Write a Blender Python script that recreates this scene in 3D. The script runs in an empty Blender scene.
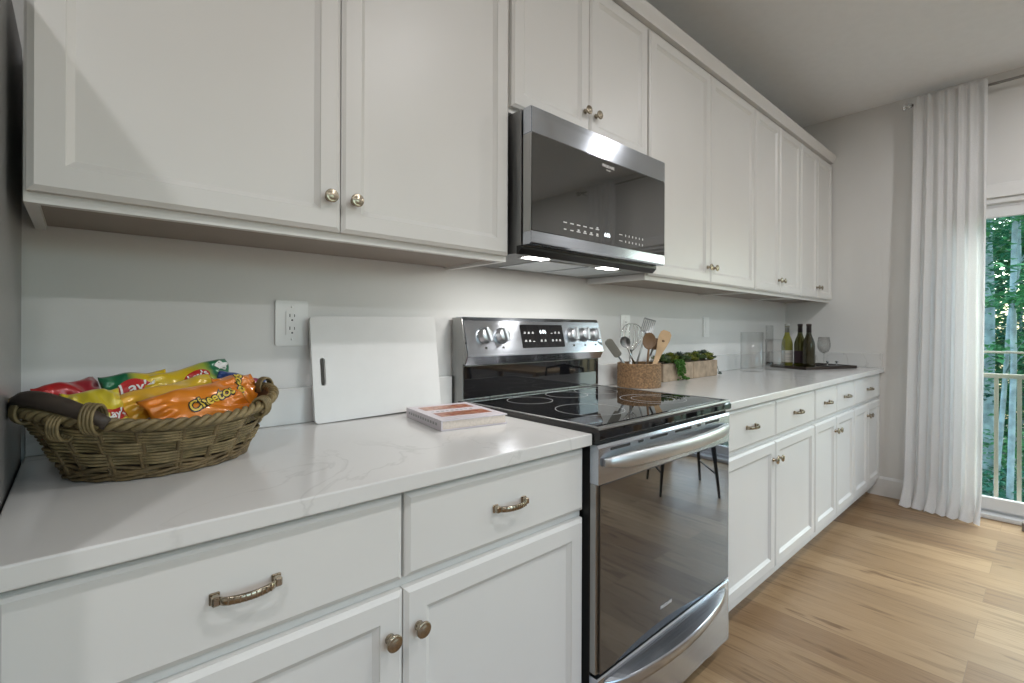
import bpy, bmesh, math, random
from mathutils import Vector, Matrix, Euler
random.seed(7)
PI = math.pi
S = bpy.context.scene
COL = S.collection

# ------------------------------------------------------------------ camera
cam_d = bpy.data.cameras.new('camera'); cam = bpy.data.objects.new('camera', cam_d); COL.objects.link(cam)
YAW = 0.7312; ROLL = 0.0039
cam.location = (-0.993, -1.4435, 1.186)
cam.rotation_euler = (Euler((PI/2, 0, -YAW)).to_matrix() @ Matrix.Rotation(ROLL, 3, 'Z')).to_euler()
cam_d.sensor_width = 36; cam_d.lens = 482.62/1024*36; cam_d.shift_y = -(341.5-328.53)/1024
cam_d.clip_start = .02; cam_d.clip_end = 200
S.camera = cam
S.view_settings.view_transform = 'Standard'; S.view_settings.look = 'None'
S.view_settings.gamma = 1; S.view_settings.use_curve_mapping = False
S.view_settings.exposure = 0.60

# ------------------------------------------------------------------ world
W = bpy.data.worlds.new('sky'); S.world = W; W.use_nodes = True
nt = W.node_tree; nt.nodes.clear()
sky = nt.nodes.new('ShaderNodeTexSky'); sky.sky_type = 'NISHITA'; sky.sun_disc = False
sky.sun_elevation = math.radians(48); sky.sun_rotation = math.radians(100); sky.air_density = 1.0; sky.dust_density = 3.0
bg = nt.nodes.new('ShaderNodeBackground'); bg.inputs['Strength'].default_value = 0.80
wo = nt.nodes.new('ShaderNodeOutputWorld')
nt.links.new(sky.outputs[0], bg.inputs[0]); nt.links.new(bg.outputs[0], wo.inputs[0])

def area(name, loc, rot, sx, sy, power, color=(1, 1, 1), shape='RECTANGLE', spread=PI):
    l = bpy.data.lights.new(name, 'AREA'); l.shape = shape; l.size = sx
    if shape in ('RECTANGLE', 'ELLIPSE'): l.size_y = sy
    l.energy = power; l.color = color; l.spread = spread
    o = bpy.data.objects.new(name, l); o.location = loc; o.rotation_euler = rot; COL.objects.link(o); return o
CEIL = 2.80
CANS = [(-1.79, -1.75), (0.35, -1.75), (2.2, -1.75), (-1.2, -3.3), (0.5, -3.3), (2.2, -3.3)]
CANP = 8.2
for cx, cy in CANS:
    area('can_light', (cx, cy, CEIL-.03), (0, 0, 0), .11, .11, CANP, (.99, .985, 1), 'DISK')
for lx in (.119, .500):
    area('hood_lamp', (lx, -.318, 1.412), (0, 0, 0), .085, .035, 0.95, (1, .97, .93))
for nm, loc, rot, sx, sy in (('window_portal', (0.3, -5.04, 1.575), (PI/2, 0, 0), 2.8, 1.45), ('door_portal', (3.46, -1.76, 1.01), (0, PI/2, 0), 2.02, 1.48)):
    pl = area(nm, loc, rot, sx, sy, 1); pl.data.cycles.is_portal = True

# ------------------------------------------------------------------ materials
def new_mat(name):
    m = bpy.data.materials.new(name); m.use_nodes = True
    return m, m.node_tree, m.node_tree.nodes['Principled BSDF']
def N(t, kind, **kw):
    n = t.nodes.new(kind)
    for k, v in kw.items(): setattr(n, k, v)
    return n
def ramp(t, stops, interp='LINEAR'):
    r = N(t, 'ShaderNodeValToRGB'); r.color_ramp.interpolation = interp
    e = r.color_ramp.elements
    while len(e) < len(stops): e.new(.5)
    for x, (p, c) in zip(e, stops): x.position = p; x.color = (*c, 1) if len(c) == 3 else c
    return r
def mat(name, col, rough=.5, metal=0., spec=.5, coat=0., noise=0., nscale=20, bump=0., bscale=60, emit=None, estr=0, trans=0., ior=1.45, tex='Object'):
    m, t, p = new_mat(name)
    p.inputs['Base Color'].default_value = (*col, 1); p.inputs['Roughness'].default_value = rough
    p.inputs['Metallic'].default_value = metal; p.inputs['Specular IOR Level'].default_value = spec
    p.inputs['Coat Weight'].default_value = coat; p.inputs['Coat Roughness'].default_value = .05
    p.inputs['Transmission Weight'].default_value = trans; p.inputs['IOR'].default_value = ior
    tc = N(t, 'ShaderNodeTexCoord')
    n = N(t, 'ShaderNodeTexNoise'); n.inputs['Scale'].default_value = nscale; n.inputs['Detail'].default_value = 4
    t.links.new(tc.outputs[tex], n.inputs['Vector'])
    a = max(noise, .015)
    r = ramp(t, [(.3, tuple(c*(1-a) for c in col)), (.7, tuple(min(1, c*(1+a)) for c in col))])
    t.links.new(n.outputs['Fac'], r.inputs[0]); t.links.new(r.outputs[0], p.inputs['Base Color'])
    if bump:
        n2 = N(t, 'ShaderNodeTexNoise'); n2.inputs['Scale'].default_value = bscale; n2.inputs['Detail'].default_value = 3
        t.links.new(tc.outputs[tex], n2.inputs['Vector'])
        b = N(t, 'ShaderNodeBump'); b.inputs['Strength'].default_value = bump; b.inputs['Distance'].default_value = .003
        t.links.new(n2.outputs['Fac'], b.inputs['Height']); t.links.new(b.outputs[0], p.inputs['Normal'])
    if emit:
        p.inputs['Emission Color'].default_value = (*emit, 1); p.inputs['Emission Strength'].default_value = estr
    return m
def brushed(name, col, rough, axis='x', metal=1.0, amt=.05):
    m, t, p = new_mat(name)
    p.inputs['Metallic'].default_value = metal
    tc = N(t, 'ShaderNodeTexCoord'); mp = N(t, 'ShaderNodeMapping')
    mp.inputs['Scale'].default_value = {'x': (1.5, 350, 350), 'z': (350, 350, 1.5)}[axis]
    n = N(t, 'ShaderNodeTexNoise'); n.inputs['Scale'].default_value = 1; n.inputs['Detail'].default_value = 3
    t.links.new(tc.outputs['Object'], mp.inputs[0]); t.links.new(mp.outputs[0], n.inputs['Vector'])
    r = ramp(t, [(.3, tuple(c*(1-amt) for c in col)), (.7, tuple(c*(1+amt) for c in col))])
    t.links.new(n.outputs['Fac'], r.inputs[0]); t.links.new(r.outputs[0], p.inputs['Base Color'])
    r2 = ramp(t, [(.3, (rough*.85,)*3), (.7, (rough*1.2,)*3)])
    t.links.new(n.outputs['Fac'], r2.inputs[0]); t.links.new(r2.outputs[0], p.inputs['Roughness'])
    p.inputs['Anisotropic'].default_value = .9
    tg = N(t, 'ShaderNodeTangent', direction_type='RADIAL', axis='X' if axis == 'x' else 'Z'); t.links.new(tg.outputs[0], p.inputs['Tangent'])
    return m
def clear_glass(name, tint=(.96, .98, .97), edge=.85, rough=.0, refl=1.0):
    m, t, p = new_mat(name); t.nodes.remove(p)
    out = t.nodes['Material Output']
    tr = N(t, 'ShaderNodeBsdfTransparent'); gl = N(t, 'ShaderNodeBsdfGlossy'); gl.inputs['Roughness'].default_value = rough
    gl.inputs['Color'].default_value = (refl, refl, refl, 1)
    lw = N(t, 'ShaderNodeLayerWeight'); lw.inputs['Blend'].default_value = .35
    r = ramp(t, [(0, tint), (.6, tuple(c*.95 for c in tint)), (1, tuple(c*edge*.6 for c in tint))])
    t.links.new(lw.outputs['Facing'], r.inputs[0]); t.links.new(r.outputs[0], tr.inputs[0])
    fr = ramp(t, [(0, (.025,)*3), (.6, (.06,)*3), (.85, (.22,)*3), (1, (.7,)*3)])
    t.links.new(lw.outputs['Facing'], fr.inputs[0])
    mx = N(t, 'ShaderNodeMixShader')
    t.links.new(fr.outputs[0], mx.inputs[0]); t.links.new(tr.outputs[0], mx.inputs[1]); t.links.new(gl.outputs[0], mx.inputs[2])
    t.links.new(mx.outputs[0], out.inputs[0])
    return m
M = {}
M['cab'] = mat('cabinet_paint', (.70, .692, .67), .38, noise=.012, nscale=3)
M['wall'] = mat('wall_paint', (.74, .735, .72), .75, noise=.01, nscale=4, bump=.08, bscale=300)
M['ceil'] = mat('ceiling_paint', (.86, .875, .89), .85, noise=.01, bump=.08, bscale=250)
M['trim'] = mat('trim_paint', (.78, .78, .77), .4)
M['vinyl'] = mat('white_vinyl', (.74, .75, .75), .35)
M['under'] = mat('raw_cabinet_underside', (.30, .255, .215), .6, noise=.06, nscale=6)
M['dark'] = mat('dark_gap', (.03, .03, .03), .8)
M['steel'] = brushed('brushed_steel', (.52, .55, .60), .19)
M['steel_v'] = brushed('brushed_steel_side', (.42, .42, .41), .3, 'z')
M['steel_dk'] = brushed('dark_brushed_steel', (.30, .30, .30), .35)  # darker brushed steel of the cooktop rim, microwave body and ladle
M['satin'] = mat('satin_steel', (.58, .60, .62), .38, 1)
M['chrome'] = mat('polished_steel', (.72, .72, .71), .12, 1)
M['nickel'] = mat('aged_nickel', (.40, .345, .265), .22, 1, noise=.12, nscale=60)
M['bglass'] = mat('black_ceramic_glass', (.005, .005, .006), .03, spec=.7)
M['black'] = mat('black_enamel', (.012, .012, .012), .3, noise=.3, nscale=300)
M['blackm'] = mat('black_metal', (.01, .01, .01), .35)
M['grey_plastic'] = mat('charcoal_plastic', (.05, .05, .05), .4)
def mirror_glass(name, base, metal_col, rough=.03, fac=.5):
    m, t, p = new_mat(name)
    p.inputs['Base Color'].default_value = (*base, 1); p.inputs['Roughness'].default_value = rough
    p.inputs['Specular IOR Level'].default_value = 1.0
    n = N(t, 'ShaderNodeTexNoise'); n.inputs['Scale'].default_value = 4
    r = ramp(t, [(0, (rough,)*3), (1, (rough*1.3,)*3)])
    t.links.new(n.outputs['Fac'], r.inputs[0]); t.links.new(r.outputs[0], p.inputs['Roughness'])
    gl = N(t, 'ShaderNodeBsdfGlossy'); gl.inputs['Color'].default_value = (*metal_col, 1); gl.inputs['Roughness'].default_value = rough
    mx = N(t, 'ShaderNodeMixShader'); mx.inputs[0].default_value = fac
    t.links.new(p.outputs[0], mx.inputs[1]); t.links.new(gl.outputs[0], mx.inputs[2])
    t.links.new(mx.outputs[0], t.nodes['Material Output'].inputs[0])
    return m
M['oven_glass'] = mirror_glass('smoked_oven_glass', (.03, .03, .03), (.27, .305, .36), .02, .75)
M['mic_glass'] = mirror_glass('smoked_microwave_glass', (.05, .05, .048), (.20, .20, .198), .03, .6)
M['white_ink'] = mat('white_ink', (.75, .75, .75), .5)
M['grey_ink'] = mat('grey_ink', (.35, .35, .35), .5)
M['dark_ink'] = mat('dark_ink', (.05, .05, .05), .5)
M['led'] = mat('lit_display', (.8, .85, .9), .5, emit=(.85, .95, 1), estr=1.5)
M['ring'] = mat('burner_ring_print', (.50, .50, .50), .3)
M['lamp'] = mat('lamp_lens', (1, 1, 1), .5, emit=(1, .97, .92), estr=9)
M['canlens'] = mat('ceiling_lamp_lens', (1, 1, 1), .5, emit=(1, .95, .88), estr=8)
M['plate'] = mat('white_wall_plate', (.84, .84, .83), .3)
M['board'] = mat('white_plastic_board', (.71, .71, .70), .42, bump=.1, bscale=400)
M['glass'] = clear_glass('clear_glass', (.985, .99, .988), 1.0)
M['pane'] = clear_glass('window_glass', (.90, .98, .965), 1.5, refl=.5)
M['curtain_rod'] = mat('brushed_rod_metal', (.35, .33, .31), .3, 1)
M['rail'] = mat('tan_painted_rail', (.42, .36, .29), .5)
M['wicker'] = mat('brown_wicker', (.14, .098, .045), .55, noise=.45, nscale=45, bump=.5, bscale=150)
M['wicker_l'] = mat('pale_wicker', (.20, .15, .07), .5, noise=.35, nscale=60, bump=.4, bscale=150)
M['handle_brown'] = mat('dark_brown_wood', (.045, .033, .025), .5, noise=.3, nscale=12, bump=.2)
M['rattan'] = mat('woven_rattan', (.27, .165, .085), .6, noise=.5, nscale=110, bump=.6, bscale=220)
M['wood_l'] = mat('beech_wood', (.55, .38, .22), .5, noise=.12, nscale=14)
M['wood_d'] = mat('walnut_wood', (.17, .10, .05), .5, noise=.2, nscale=14)
M['silicone'] = mat('grey_green_silicone', (.22, .21, .18), .5)
M['plank'] = mat('weathered_planter_wood', (.36, .27, .19), .75, noise=.3, nscale=22, bump=.4, bscale=40)
M['soil'] = mat('dark_soil', (.04, .03, .02), .95)
M['tray'] = mat('espresso_tray', (.035, .022, .016), .35)
M['slate'] = mat('black_slate', (.02, .02, .02), .4)
M['bot_green'] = mat('olive_bottle_glass', (.085, .085, .012), .06, coat=.15, trans=.35)
M['bot_yel'] = mat('green_yellow_bottle_glass', (.34, .34, .07), .06, coat=.15, trans=.45)
M['bot_dark'] = mat('dark_bottle_glass', (.035, .03, .012), .06, coat=.15, trans=.2)
M['capsule'] = mat('dark_capsule', (.03, .02, .02), .3)
M['capsule_w'] = mat('silver_capsule', (.45, .45, .42), .3, .6)
M['label_w'] = mat('cream_label', (.72, .70, .64), .6)
M['label_d'] = mat('maroon_label', (.03, .012, .02), .6)
M['paper'] = mat('book_pages', (.70, .62, .55), .8, noise=.08, nscale=200)
M['cover'] = mat('pale_book_cover', (.66, .61, .65), .35)
M['shaker'] = M['cab']

# quartz
def quartz():
    m, t, p = new_mat('white_quartz'); p.inputs['Roughness'].default_value = .16
    tc = N(t, 'ShaderNodeTexCoord'); n = N(t, 'ShaderNodeTexNoise'); n.inputs['Scale'].default_value = 3.2
    n.inputs['Detail'].default_value = 8; n.inputs['Distortion'].default_value = 1.2
    t.links.new(tc.outputs['Object'], n.inputs['Vector'])
    r = ramp(t, [(0, (.70, .695, .68)), (.485, (.70, .695, .68)), (.5, (.60, .595, .58)), (.515, (.70, .695, .68)), (1, (.69, .685, .67))])
    t.links.new(n.outputs['Fac'], r.inputs[0])
    n2 = N(t, 'ShaderNodeTexNoise'); n2.inputs['Scale'].default_value = 1.3
    t.links.new(tc.outputs['Object'], n2.inputs['Vector'])
    r2 = ramp(t, [(.45, (0, 0, 0)), (.62, (1, 1, 1))]); t.links.new(n2.outputs['Fac'], r2.inputs[0])
    mx = N(t, 'ShaderNodeMix', data_type='RGBA'); mx.inputs[6].default_value = (.70, .695, .68, 1)
    t.links.new(r2.outputs[0], mx.inputs[0]); t.links.new(r.outputs[0], mx.inputs[7]); t.links.new(mx.outputs[2], p.inputs['Base Color'])
    return m
M['quartz'] = quartz()
# floor: oak planks running away from the cabinets (along y)
def oak():
    m, t, p = new_mat('oak_planks')
    tc = N(t, 'ShaderNodeTexCoord'); sp = N(t, 'ShaderNodeSeparateXYZ'); cb = N(t, 'ShaderNodeCombineXYZ')
    t.links.new(tc.outputs['Object'], sp.inputs[0])
    ad = N(t, 'ShaderNodeMath', operation='ADD'); ad.inputs[1].default_value = 0.0215+.74
    ay = N(t, 'ShaderNodeMath', operation='ADD'); ay.inputs[1].default_value = .25
    t.links.new(sp.outputs[1], ay.inputs[0]); t.links.new(sp.outputs[0], ad.inputs[0])
    t.links.new(ay.outputs[0], cb.inputs[0]); t.links.new(ad.outputs[0], cb.inputs[1])
    br = N(t, 'ShaderNodeTexBrick'); br.offset = .37; br.offset_frequency = 2; br.squash = 1
    br.inputs['Scale'].default_value = 1; br.inputs['Brick Width'].default_value = 1.45; br.inputs['Row Height'].default_value = .185
    br.inputs['Mortar Size'].default_value = .0012; br.inputs['Mortar Smooth'].default_value = .3; br.inputs['Bias'].default_value = 0
    br.inputs['Color1'].default_value = (0, 0, 0, 1); br.inputs['Color2'].default_value = (1, 1, 1, 1); br.inputs['Mortar'].default_value = (.5, .5, .5, 1)
    t.links.new(cb.outputs[0], br.inputs['Vector'])
    r = ramp(t, [(0, (.245, .145, .072)), (.35, (.305, .20, .11)), (.7, (.345, .228, .126)), (1, (.43, .298, .172))])
    t.links.new(br.outputs['Color'], r.inputs[0])
    # per-plank shift of the grain
    mp = N(t, 'ShaderNodeMapping'); mp.inputs['Scale'].default_value = (1.1, 11, 1)
    vm = N(t, 'ShaderNodeVectorMath', operation='MULTIPLY_ADD'); vm.inputs[1].default_value = (7, 3, 9)
    t.links.new(br.outputs['Color'], vm.inputs[0]); t.links.new(cb.outputs[0], vm.inputs[2]); t.links.new(vm.outputs[0], mp.inputs[0])
    n = N(t, 'ShaderNodeTexNoise'); n.inputs['Scale'].default_value = 3.0; n.inputs['Detail'].default_value = 7; n.inputs['Distortion'].default_value = .9
    t.links.new(mp.outputs[0], n.inputs['Vector'])
    r2 = ramp(t, [(.30, (.60, .55, .48)), (.46, (.95, .94, .92)), (.60, (1, 1, 1)), (.75, (1.0, .99, .97))])
    t.links.new(n.outputs['Fac'], r2.inputs[0])
    mx = N(t, 'ShaderNodeMix', data_type='RGBA', blend_type='MULTIPLY'); mx.inputs[0].default_value = 1
    t.links.new(r.outputs[0], mx.inputs[6]); t.links.new(r2.outputs[0], mx.inputs[7])
    # fine grain
    mp3 = N(t, 'ShaderNodeMapping'); mp3.inputs['Scale'].default_value = (4, 90, 1); t.links.new(cb.outputs[0], mp3.inputs[0])
    n3 = N(t, 'ShaderNodeTexNoise'); n3.inputs['Scale'].default_value = 2; n3.inputs['Detail'].default_value = 4; t.links.new(mp3.outputs[0], n3.inputs['Vector'])
    r3 = ramp(t, [(.35, (.88, .86, .83)), (.6, (1, 1, 1))]); t.links.new(n3.outputs['Fac'], r3.inputs[0])
    mx2 = N(t, 'ShaderNodeMix', data_type='RGBA', blend_type='MULTIPLY'); mx2.inputs[0].default_value = 1
    t.links.new(mx.outputs[2], mx2.inputs[6]); t.links.new(r3.outputs[0], mx2.inputs[7])
    # sparse knots
    mp4 = N(t, 'ShaderNodeMapping'); mp4.inputs['Scale'].default_value = (2.2, 9, 1); t.links.new(vm.outputs[0], mp4.inputs[0])
    vo = N(t, 'ShaderNodeTexNoise'); vo.inputs['Scale'].default_value = 1.6; vo.inputs['Detail'].default_value = 3; t.links.new(mp4.outputs[0], vo.inputs['Vector'])
    r4 = ramp(t, [(.255, (.50, .42, .34)), (.33, (1, 1, 1))]); t.links.new(vo.outputs['Fac'], r4.inputs[0])
    mx3 = N(t, 'ShaderNodeMix', data_type='RGBA', blend_type='MULTIPLY'); mx3.inputs[0].default_value = 1
    t.links.new(mx2.outputs[2], mx3.inputs[6]); t.links.new(r4.outputs[0], mx3.inputs[7])
    mm = N(t, 'ShaderNodeMix', data_type='RGBA'); mm.inputs[7].default_value = (.22, .14, .08, 1)
    t.links.new(br.outputs['Fac'], mm.inputs[0]); t.links.new(mx3.outputs[2], mm.inputs[6])
    t.links.new(mm.outputs[2], p.inputs['Base Color'])
    p.inputs['Roughness'].default_value = .38
    b = N(t, 'ShaderNodeBump'); b.inputs['Strength'].default_value = .12; b.inputs['Distance'].default_value = .002
    t.links.new(n3.outputs['Fac'], b.inputs['Height']); t.links.new(b.outputs[0], p.inputs['Normal'])
    return m
M['oak'] = oak()
def sheer():
    m, t, p = new_mat('sheer_curtain'); t.nodes.remove(p); out = t.nodes['Material Output']
    tc = N(t, 'ShaderNodeTexCoord'); n = N(t, 'ShaderNodeTexNoise'); n.inputs['Scale'].default_value = 300
    t.links.new(tc.outputs['Object'], n.inputs['Vector'])
    r = ramp(t, [(.3, (.80, .80, .80)), (.7, (.90, .90, .90))]); t.links.new(n.outputs['Fac'], r.inputs[0])
    d = N(t, 'ShaderNodeBsdfDiffuse'); tl = N(t, 'ShaderNodeBsdfTranslucent'); tr = N(t, 'ShaderNodeBsdfTransparent')
    t.links.new(r.outputs[0], d.inputs[0]); t.links.new(r.outputs[0], tl.inputs[0])
    m1 = N(t, 'ShaderNodeMixShader'); m1.inputs[0].default_value = .35
    m2 = N(t, 'ShaderNodeMixShader'); m2.inputs[0].default_value = .13
    t.links.new(d.outputs[0], m1.inputs[1]); t.links.new(tl.outputs[0], m1.inputs[2])
    t.links.new(m1.outputs[0], m2.inputs[1]); t.links.new(tr.outputs[0], m2.inputs[2]); t.links.new(m2.outputs[0], out.inputs[0])
    return m
M['sheer'] = sheer()
def leafmat(name, c1, c2, sc=3.):
    m, t, p = new_mat(name); p.inputs['Roughness'].default_value = .55
    tc = N(t, 'ShaderNodeTexCoord'); n = N(t, 'ShaderNodeTexNoise'); n.inputs['Scale'].default_value = sc
    t.links.new(tc.outputs['Object'], n.inputs['Vector'])
    r = ramp(t, [(.35, c1), (.65, c2)]); t.links.new(n.outputs['Fac'], r.inputs[0]); t.links.new(r.outputs[0], p.inputs['Base Color'])
    tl = N(t, 'ShaderNodeBsdfTranslucent'); t.links.new(r.outputs[0], tl.inputs[0])
    mx = N(t, 'ShaderNodeMixShader'); mx.inputs[0].default_value = .3
    t.links.new(p.outputs[0], mx.inputs[1]); t.links.new(tl.outputs[0], mx.inputs[2]); t.links.new(mx.outputs[0], t.nodes['Material Output'].inputs[0])
    return m
M['leaf_a'] = leafmat('teal_green_leaves', (.015, .11, .07), (.05, .24, .12), 2)
M['leaf_b'] = leafmat('bright_green_leaves', (.03, .17, .06), (.09, .32, .10), 2)
M['bark'] = mat('pale_bark', (.30, .36, .34), .8, noise=.35, nscale=9, bump=.5, bscale=20)
M['ground'] = mat('forest_floor', (.05, .07, .035), .95, noise=.5, nscale=3)

# ------------------------------------------------------------------ mesh helpers
def bm_new(): return bmesh.new()
def box(bm, x0, x1, y0, y1, z0, z1, bev=0., seg=1):
    vs = [bm.verts.new((x, y, z)) for x in (x0, x1) for y in (y0, y1) for z in (z0, z1)]
    idx = [(0, 1, 3, 2), (4, 6, 7, 5), (0, 4, 5, 1), (2, 3, 7, 6), (0, 2, 6, 4), (1, 5, 7, 3)]
    fs = [bm.faces.new([vs[i] for i in f]) for f in idx]
    if bev > 0:
        es = list({e for f in fs for e in f.edges})
        bmesh.ops.bevel(bm, geom=es, offset=bev, segments=seg, affect='EDGES', profile=.5)
    return bm
def tube(bm, pts, r, n=10, closed=False, flat=(1., 1.), up=None, cap=True):
    pts = [Vector(p) for p in pts]; L = len(pts)
    rr = r if isinstance(r, (list, tuple)) else [r]*L
    rings = []; prev = None
    for i, p in enumerate(pts):
        a = pts[(i-1) % L] if (closed or i > 0) else p
        b = pts[(i+1) % L] if (closed or i < L-1) else p
        d = (b-a).normalized()
        if up is not None: u = Vector(up)
        elif prev is not None: u = prev
        else: u = Vector((0, 0, 1)) if abs(d.z) < .9 else Vector((1, 0, 0))
        s = d.cross(u)
        if s.length < 1e-6: s = d.cross(Vector((1, .3, .2)))
        s.normalize(); u2 = s.cross(d).normalized(); prev = u2
        rings.append([bm.verts.new(p + (s*math.cos(2*PI*k/n)*flat[0] + u2*math.sin(2*PI*k/n)*flat[1])*rr[i]) for k in range(n)])
    m = L if closed else L-1
    for i in range(m):
        A = rings[i]; B = rings[(i+1) % L]
        for k in range(n): 
            f = bm.faces.new((A[k], A[(k+1) % n], B[(k+1) % n], B[k])); f.smooth = True
    if not closed and cap:
        bm.faces.new(rings[0][::-1]); bm.faces.new(rings[-1])
    return bm
def lathe(bm, prof, n=32, c=(0, 0, 0), axis='z', closed=False):
    c = Vector(c); rings = []
    for r, h in prof:
        ring = []
        for k in range(n):
            a = 2*PI*k/n; ca, sa = math.cos(a)*r, math.sin(a)*r
            v = {'z': (ca, sa, h), 'y': (ca, h, sa), 'x': (h, ca, sa)}[axis]
            ring.append(bm.verts.new(c+Vector(v)))
        rings.append(ring)
    for i in range(len(rings)-1 + (1 if closed else 0)):
        A = rings[i]; B = rings[(i+1) % len(rings)]
        for k in range(n):
            try:
                f = bm.faces.new((A[k], A[(k+1) % n], B[(k+1) % n], B[k])); f.smooth = True
            except ValueError: pass
    if not closed:
        if prof[0][0] > 1e-5: bm.faces.new(rings[0][::-1])
        if prof[-1][0] > 1e-5: bm.faces.new(rings[-1])
    bmesh.ops.remove_doubles(bm, verts=bm.verts, dist=1e-6)
    return bm
def prism(bm, poly, axis, a, b, bev=0):
    """poly of 2D points extruded along axis from a to b.  axis x: (y,z); y: (x,z); z: (x,y)"""
    def P(p, h): return {'x': (h, p[0], p[1]), 'y': (p[0], h, p[1]), 'z': (p[0], p[1], h)}[axis]
    A = [bm.verts.new(P(p, a)) for p in poly]; B = [bm.verts.new(P(p, b)) for p in poly]; n = len(poly)
    fs = [bm.faces.new(A[::-1]), bm.faces.new(B)]
    for k in range(n): fs.append(bm.faces.new((A[k], A[(k+1) % n], B[(k+1) % n], B[k])))
    if bev:
        es = list({e for f in fs for e in f.edges}); bmesh.ops.bevel(bm, geom=es, offset=bev, segments=2, affect='EDGES')
    return bm
def rrect(x0, x1, y0, y1, r, n=5):
    out = []
    for cx, cy, a0 in ((x1-r, y0+r, -90), (x1-r, y1-r, 0), (x0+r, y1-r, 90), (x0+r, y0+r, 180)):
        for k in range(n+1):
            a = math.radians(a0+90*k/n); out.append((cx+r*math.cos(a), cy+r*math.sin(a)))
    return out
def panel_loops(bm, x0, x1, z0, z1, ybase, loops):
    """concentric rectangular loops (inset, outward depth) facing -y, closed back"""
    rings = []
    for ins, dep in loops:
        rings.append([bm.verts.new((x, ybase-dep, z)) for x, z in ((x0+ins, z0+ins), (x1-ins, z0+ins), (x1-ins, z1-ins), (x0+ins, z1-ins))])
    for A, B in zip(rings, rings[1:]):
        for k in range(4): bm.faces.new((A[k], A[(k+1) % 4], B[(k+1) % 4], B[k]))
    bm.faces.new(rings[-1]); bm.faces.new(rings[0][::-1])
    return bm
def origin(o):
    v = Vector((0, 0, 0))
    while o is not None: v += Vector(o.location); o = o.parent
    return v
def obj(name, bm, m, parent=None, world=True, recalc=True, at=None):
    """link one mesh object; geometry in world coordinates unless world=False"""
    if recalc: bmesh.ops.recalc_face_normals(bm, faces=bm.faces)
    if world and parent is not None: bmesh.ops.translate(bm, verts=bm.verts, vec=-origin(parent))
    me = bpy.data.meshes.new(name); bm.to_mesh(me); bm.free()
    o = bpy.data.objects.new(name, me); COL.objects.link(o)
    if parent is not None: o.parent = parent
    if m is not None: me.materials.append(m)
    if at is not None: o.location = at
    if world and parent is None:   # put the origin at the base of the mesh
        vs = me.vertices
        c = Vector(((min(v.co.x for v in vs)+max(v.co.x for v in vs))/2, (min(v.co.y for v in vs)+max(v.co.y for v in vs))/2, min(v.co.z for v in vs)))
        me.transform(Matrix.Translation(-c)); o.location = c
    return o
def tag(o, label, cat, group=None, kind=None):
    o['label'] = label; o['category'] = cat
    if group: o['group'] = group
    if kind: o['kind'] = kind
    return o
def thing(name, label, cat, loc=(0, 0, 0), rotz=0., group=None):
    o = bpy.data.objects.new(name, None); COL.objects.link(o); o.location = loc; o.rotation_euler = (0, 0, rotz)
    o.empty_display_size = .05
    return tag(o, label, cat, group)
def struct(name, bm, m, parent=None):
    o = obj(name, bm, m, parent)
    if parent is None:
        o['kind'] = 'structure'
    return o
def part_copy(o, parent, loc=None, name=None):
    c = o.copy(); COL.objects.link(c); c.parent = parent
    if loc is not None: c.location = loc
    if name: c.name = name
    for ch in list(o.children):
        k = ch.copy(); COL.objects.link(k); k.parent = c
    return c
def dup(root, loc, rotz, label=None, group=None):
    r = root.copy(); COL.objects.link(r); r.location = loc; r.rotation_euler = (0, 0, rotz)
    if label: r['label'] = label
    if group: r['group'] = group
    for ch in list(root.children): part_copy(ch, r)
    return r
def text_bm(s, size, bold=0., extrude=0., align='CENTER', shear=0.):
    cu = bpy.data.curves.new('t', 'FONT'); cu.body = s; cu.size = size; cu.align_x = align; cu.align_y = 'CENTER'
    cu.offset = bold; cu.extrude = extrude; cu.resolution_u = 3; cu.shear = shear
    o = bpy.data.objects.new('t', cu); COL.objects.link(o)
    dg = bpy.context.evaluated_depsgraph_get(); me = bpy.data.meshes.new_from_object(o.evaluated_get(dg))
    bm = bmesh.new(); bm.from_mesh(me)
    bpy.data.objects.remove(o); bpy.data.curves.remove(cu); bpy.data.meshes.remove(me)
    return bm
def place(bm, mtx):
    bmesh.ops.transform(bm, matrix=mtx, verts=bm.verts); return bm
def frame_mtx(o, u, v):
    u = Vector(u).normalized(); v = (Vector(v)-Vector(v).dot(u)*u).normalized(); n = u.cross(v)
    return Matrix(((u.x, v.x, n.x, o[0]), (u.y, v.y, n.y, o[1]), (u.z, v.z, n.z, o[2]), (0, 0, 0, 1)))
def merge(dst, src):
    me = bpy.data.meshes.new('x'); src.to_mesh(me); src.free(); dst.from_mesh(me); bpy.data.meshes.remove(me); return dst
FRONT = lambda x, y, z: frame_mtx((x, y, z), (1, 0, 0), (0, 0, 1))   # text facing -y

# ------------------------------------------------------------------ room shell
XL, XR, YF = -3.4, 3.30, -4.9
struct('floor', box(bm_new(), XL-.1, XR+.06, YF-.1, .1, -.1, 0), M['oak'])
struct('ceiling', box(bm_new(), XL-.1, XR+.1, YF-.1, .1, CEIL, CEIL+.1), M['ceil'])
struct('wall_back', box(bm_new(), XL-.1, XR+.12, 0, .12, 0, CEIL), M['wall'])
struct('wall_left', box(bm_new(), XL-.12, XL, YF, 0, 0, CEIL), M['wall'])
# right wall with the sliding-door opening
DY0, DY1, DZ = -2.50, -1.02, 2.02
b = bm_new(); box(b, XR, XR+.14, DY1, 0, 0, CEIL); box(b, XR, XR+.14, YF, DY0, 0, CEIL); box(b, XR, XR+.14, DY0, DY1, DZ, CEIL)
struct('wall_right', b, M['wall'])
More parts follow.
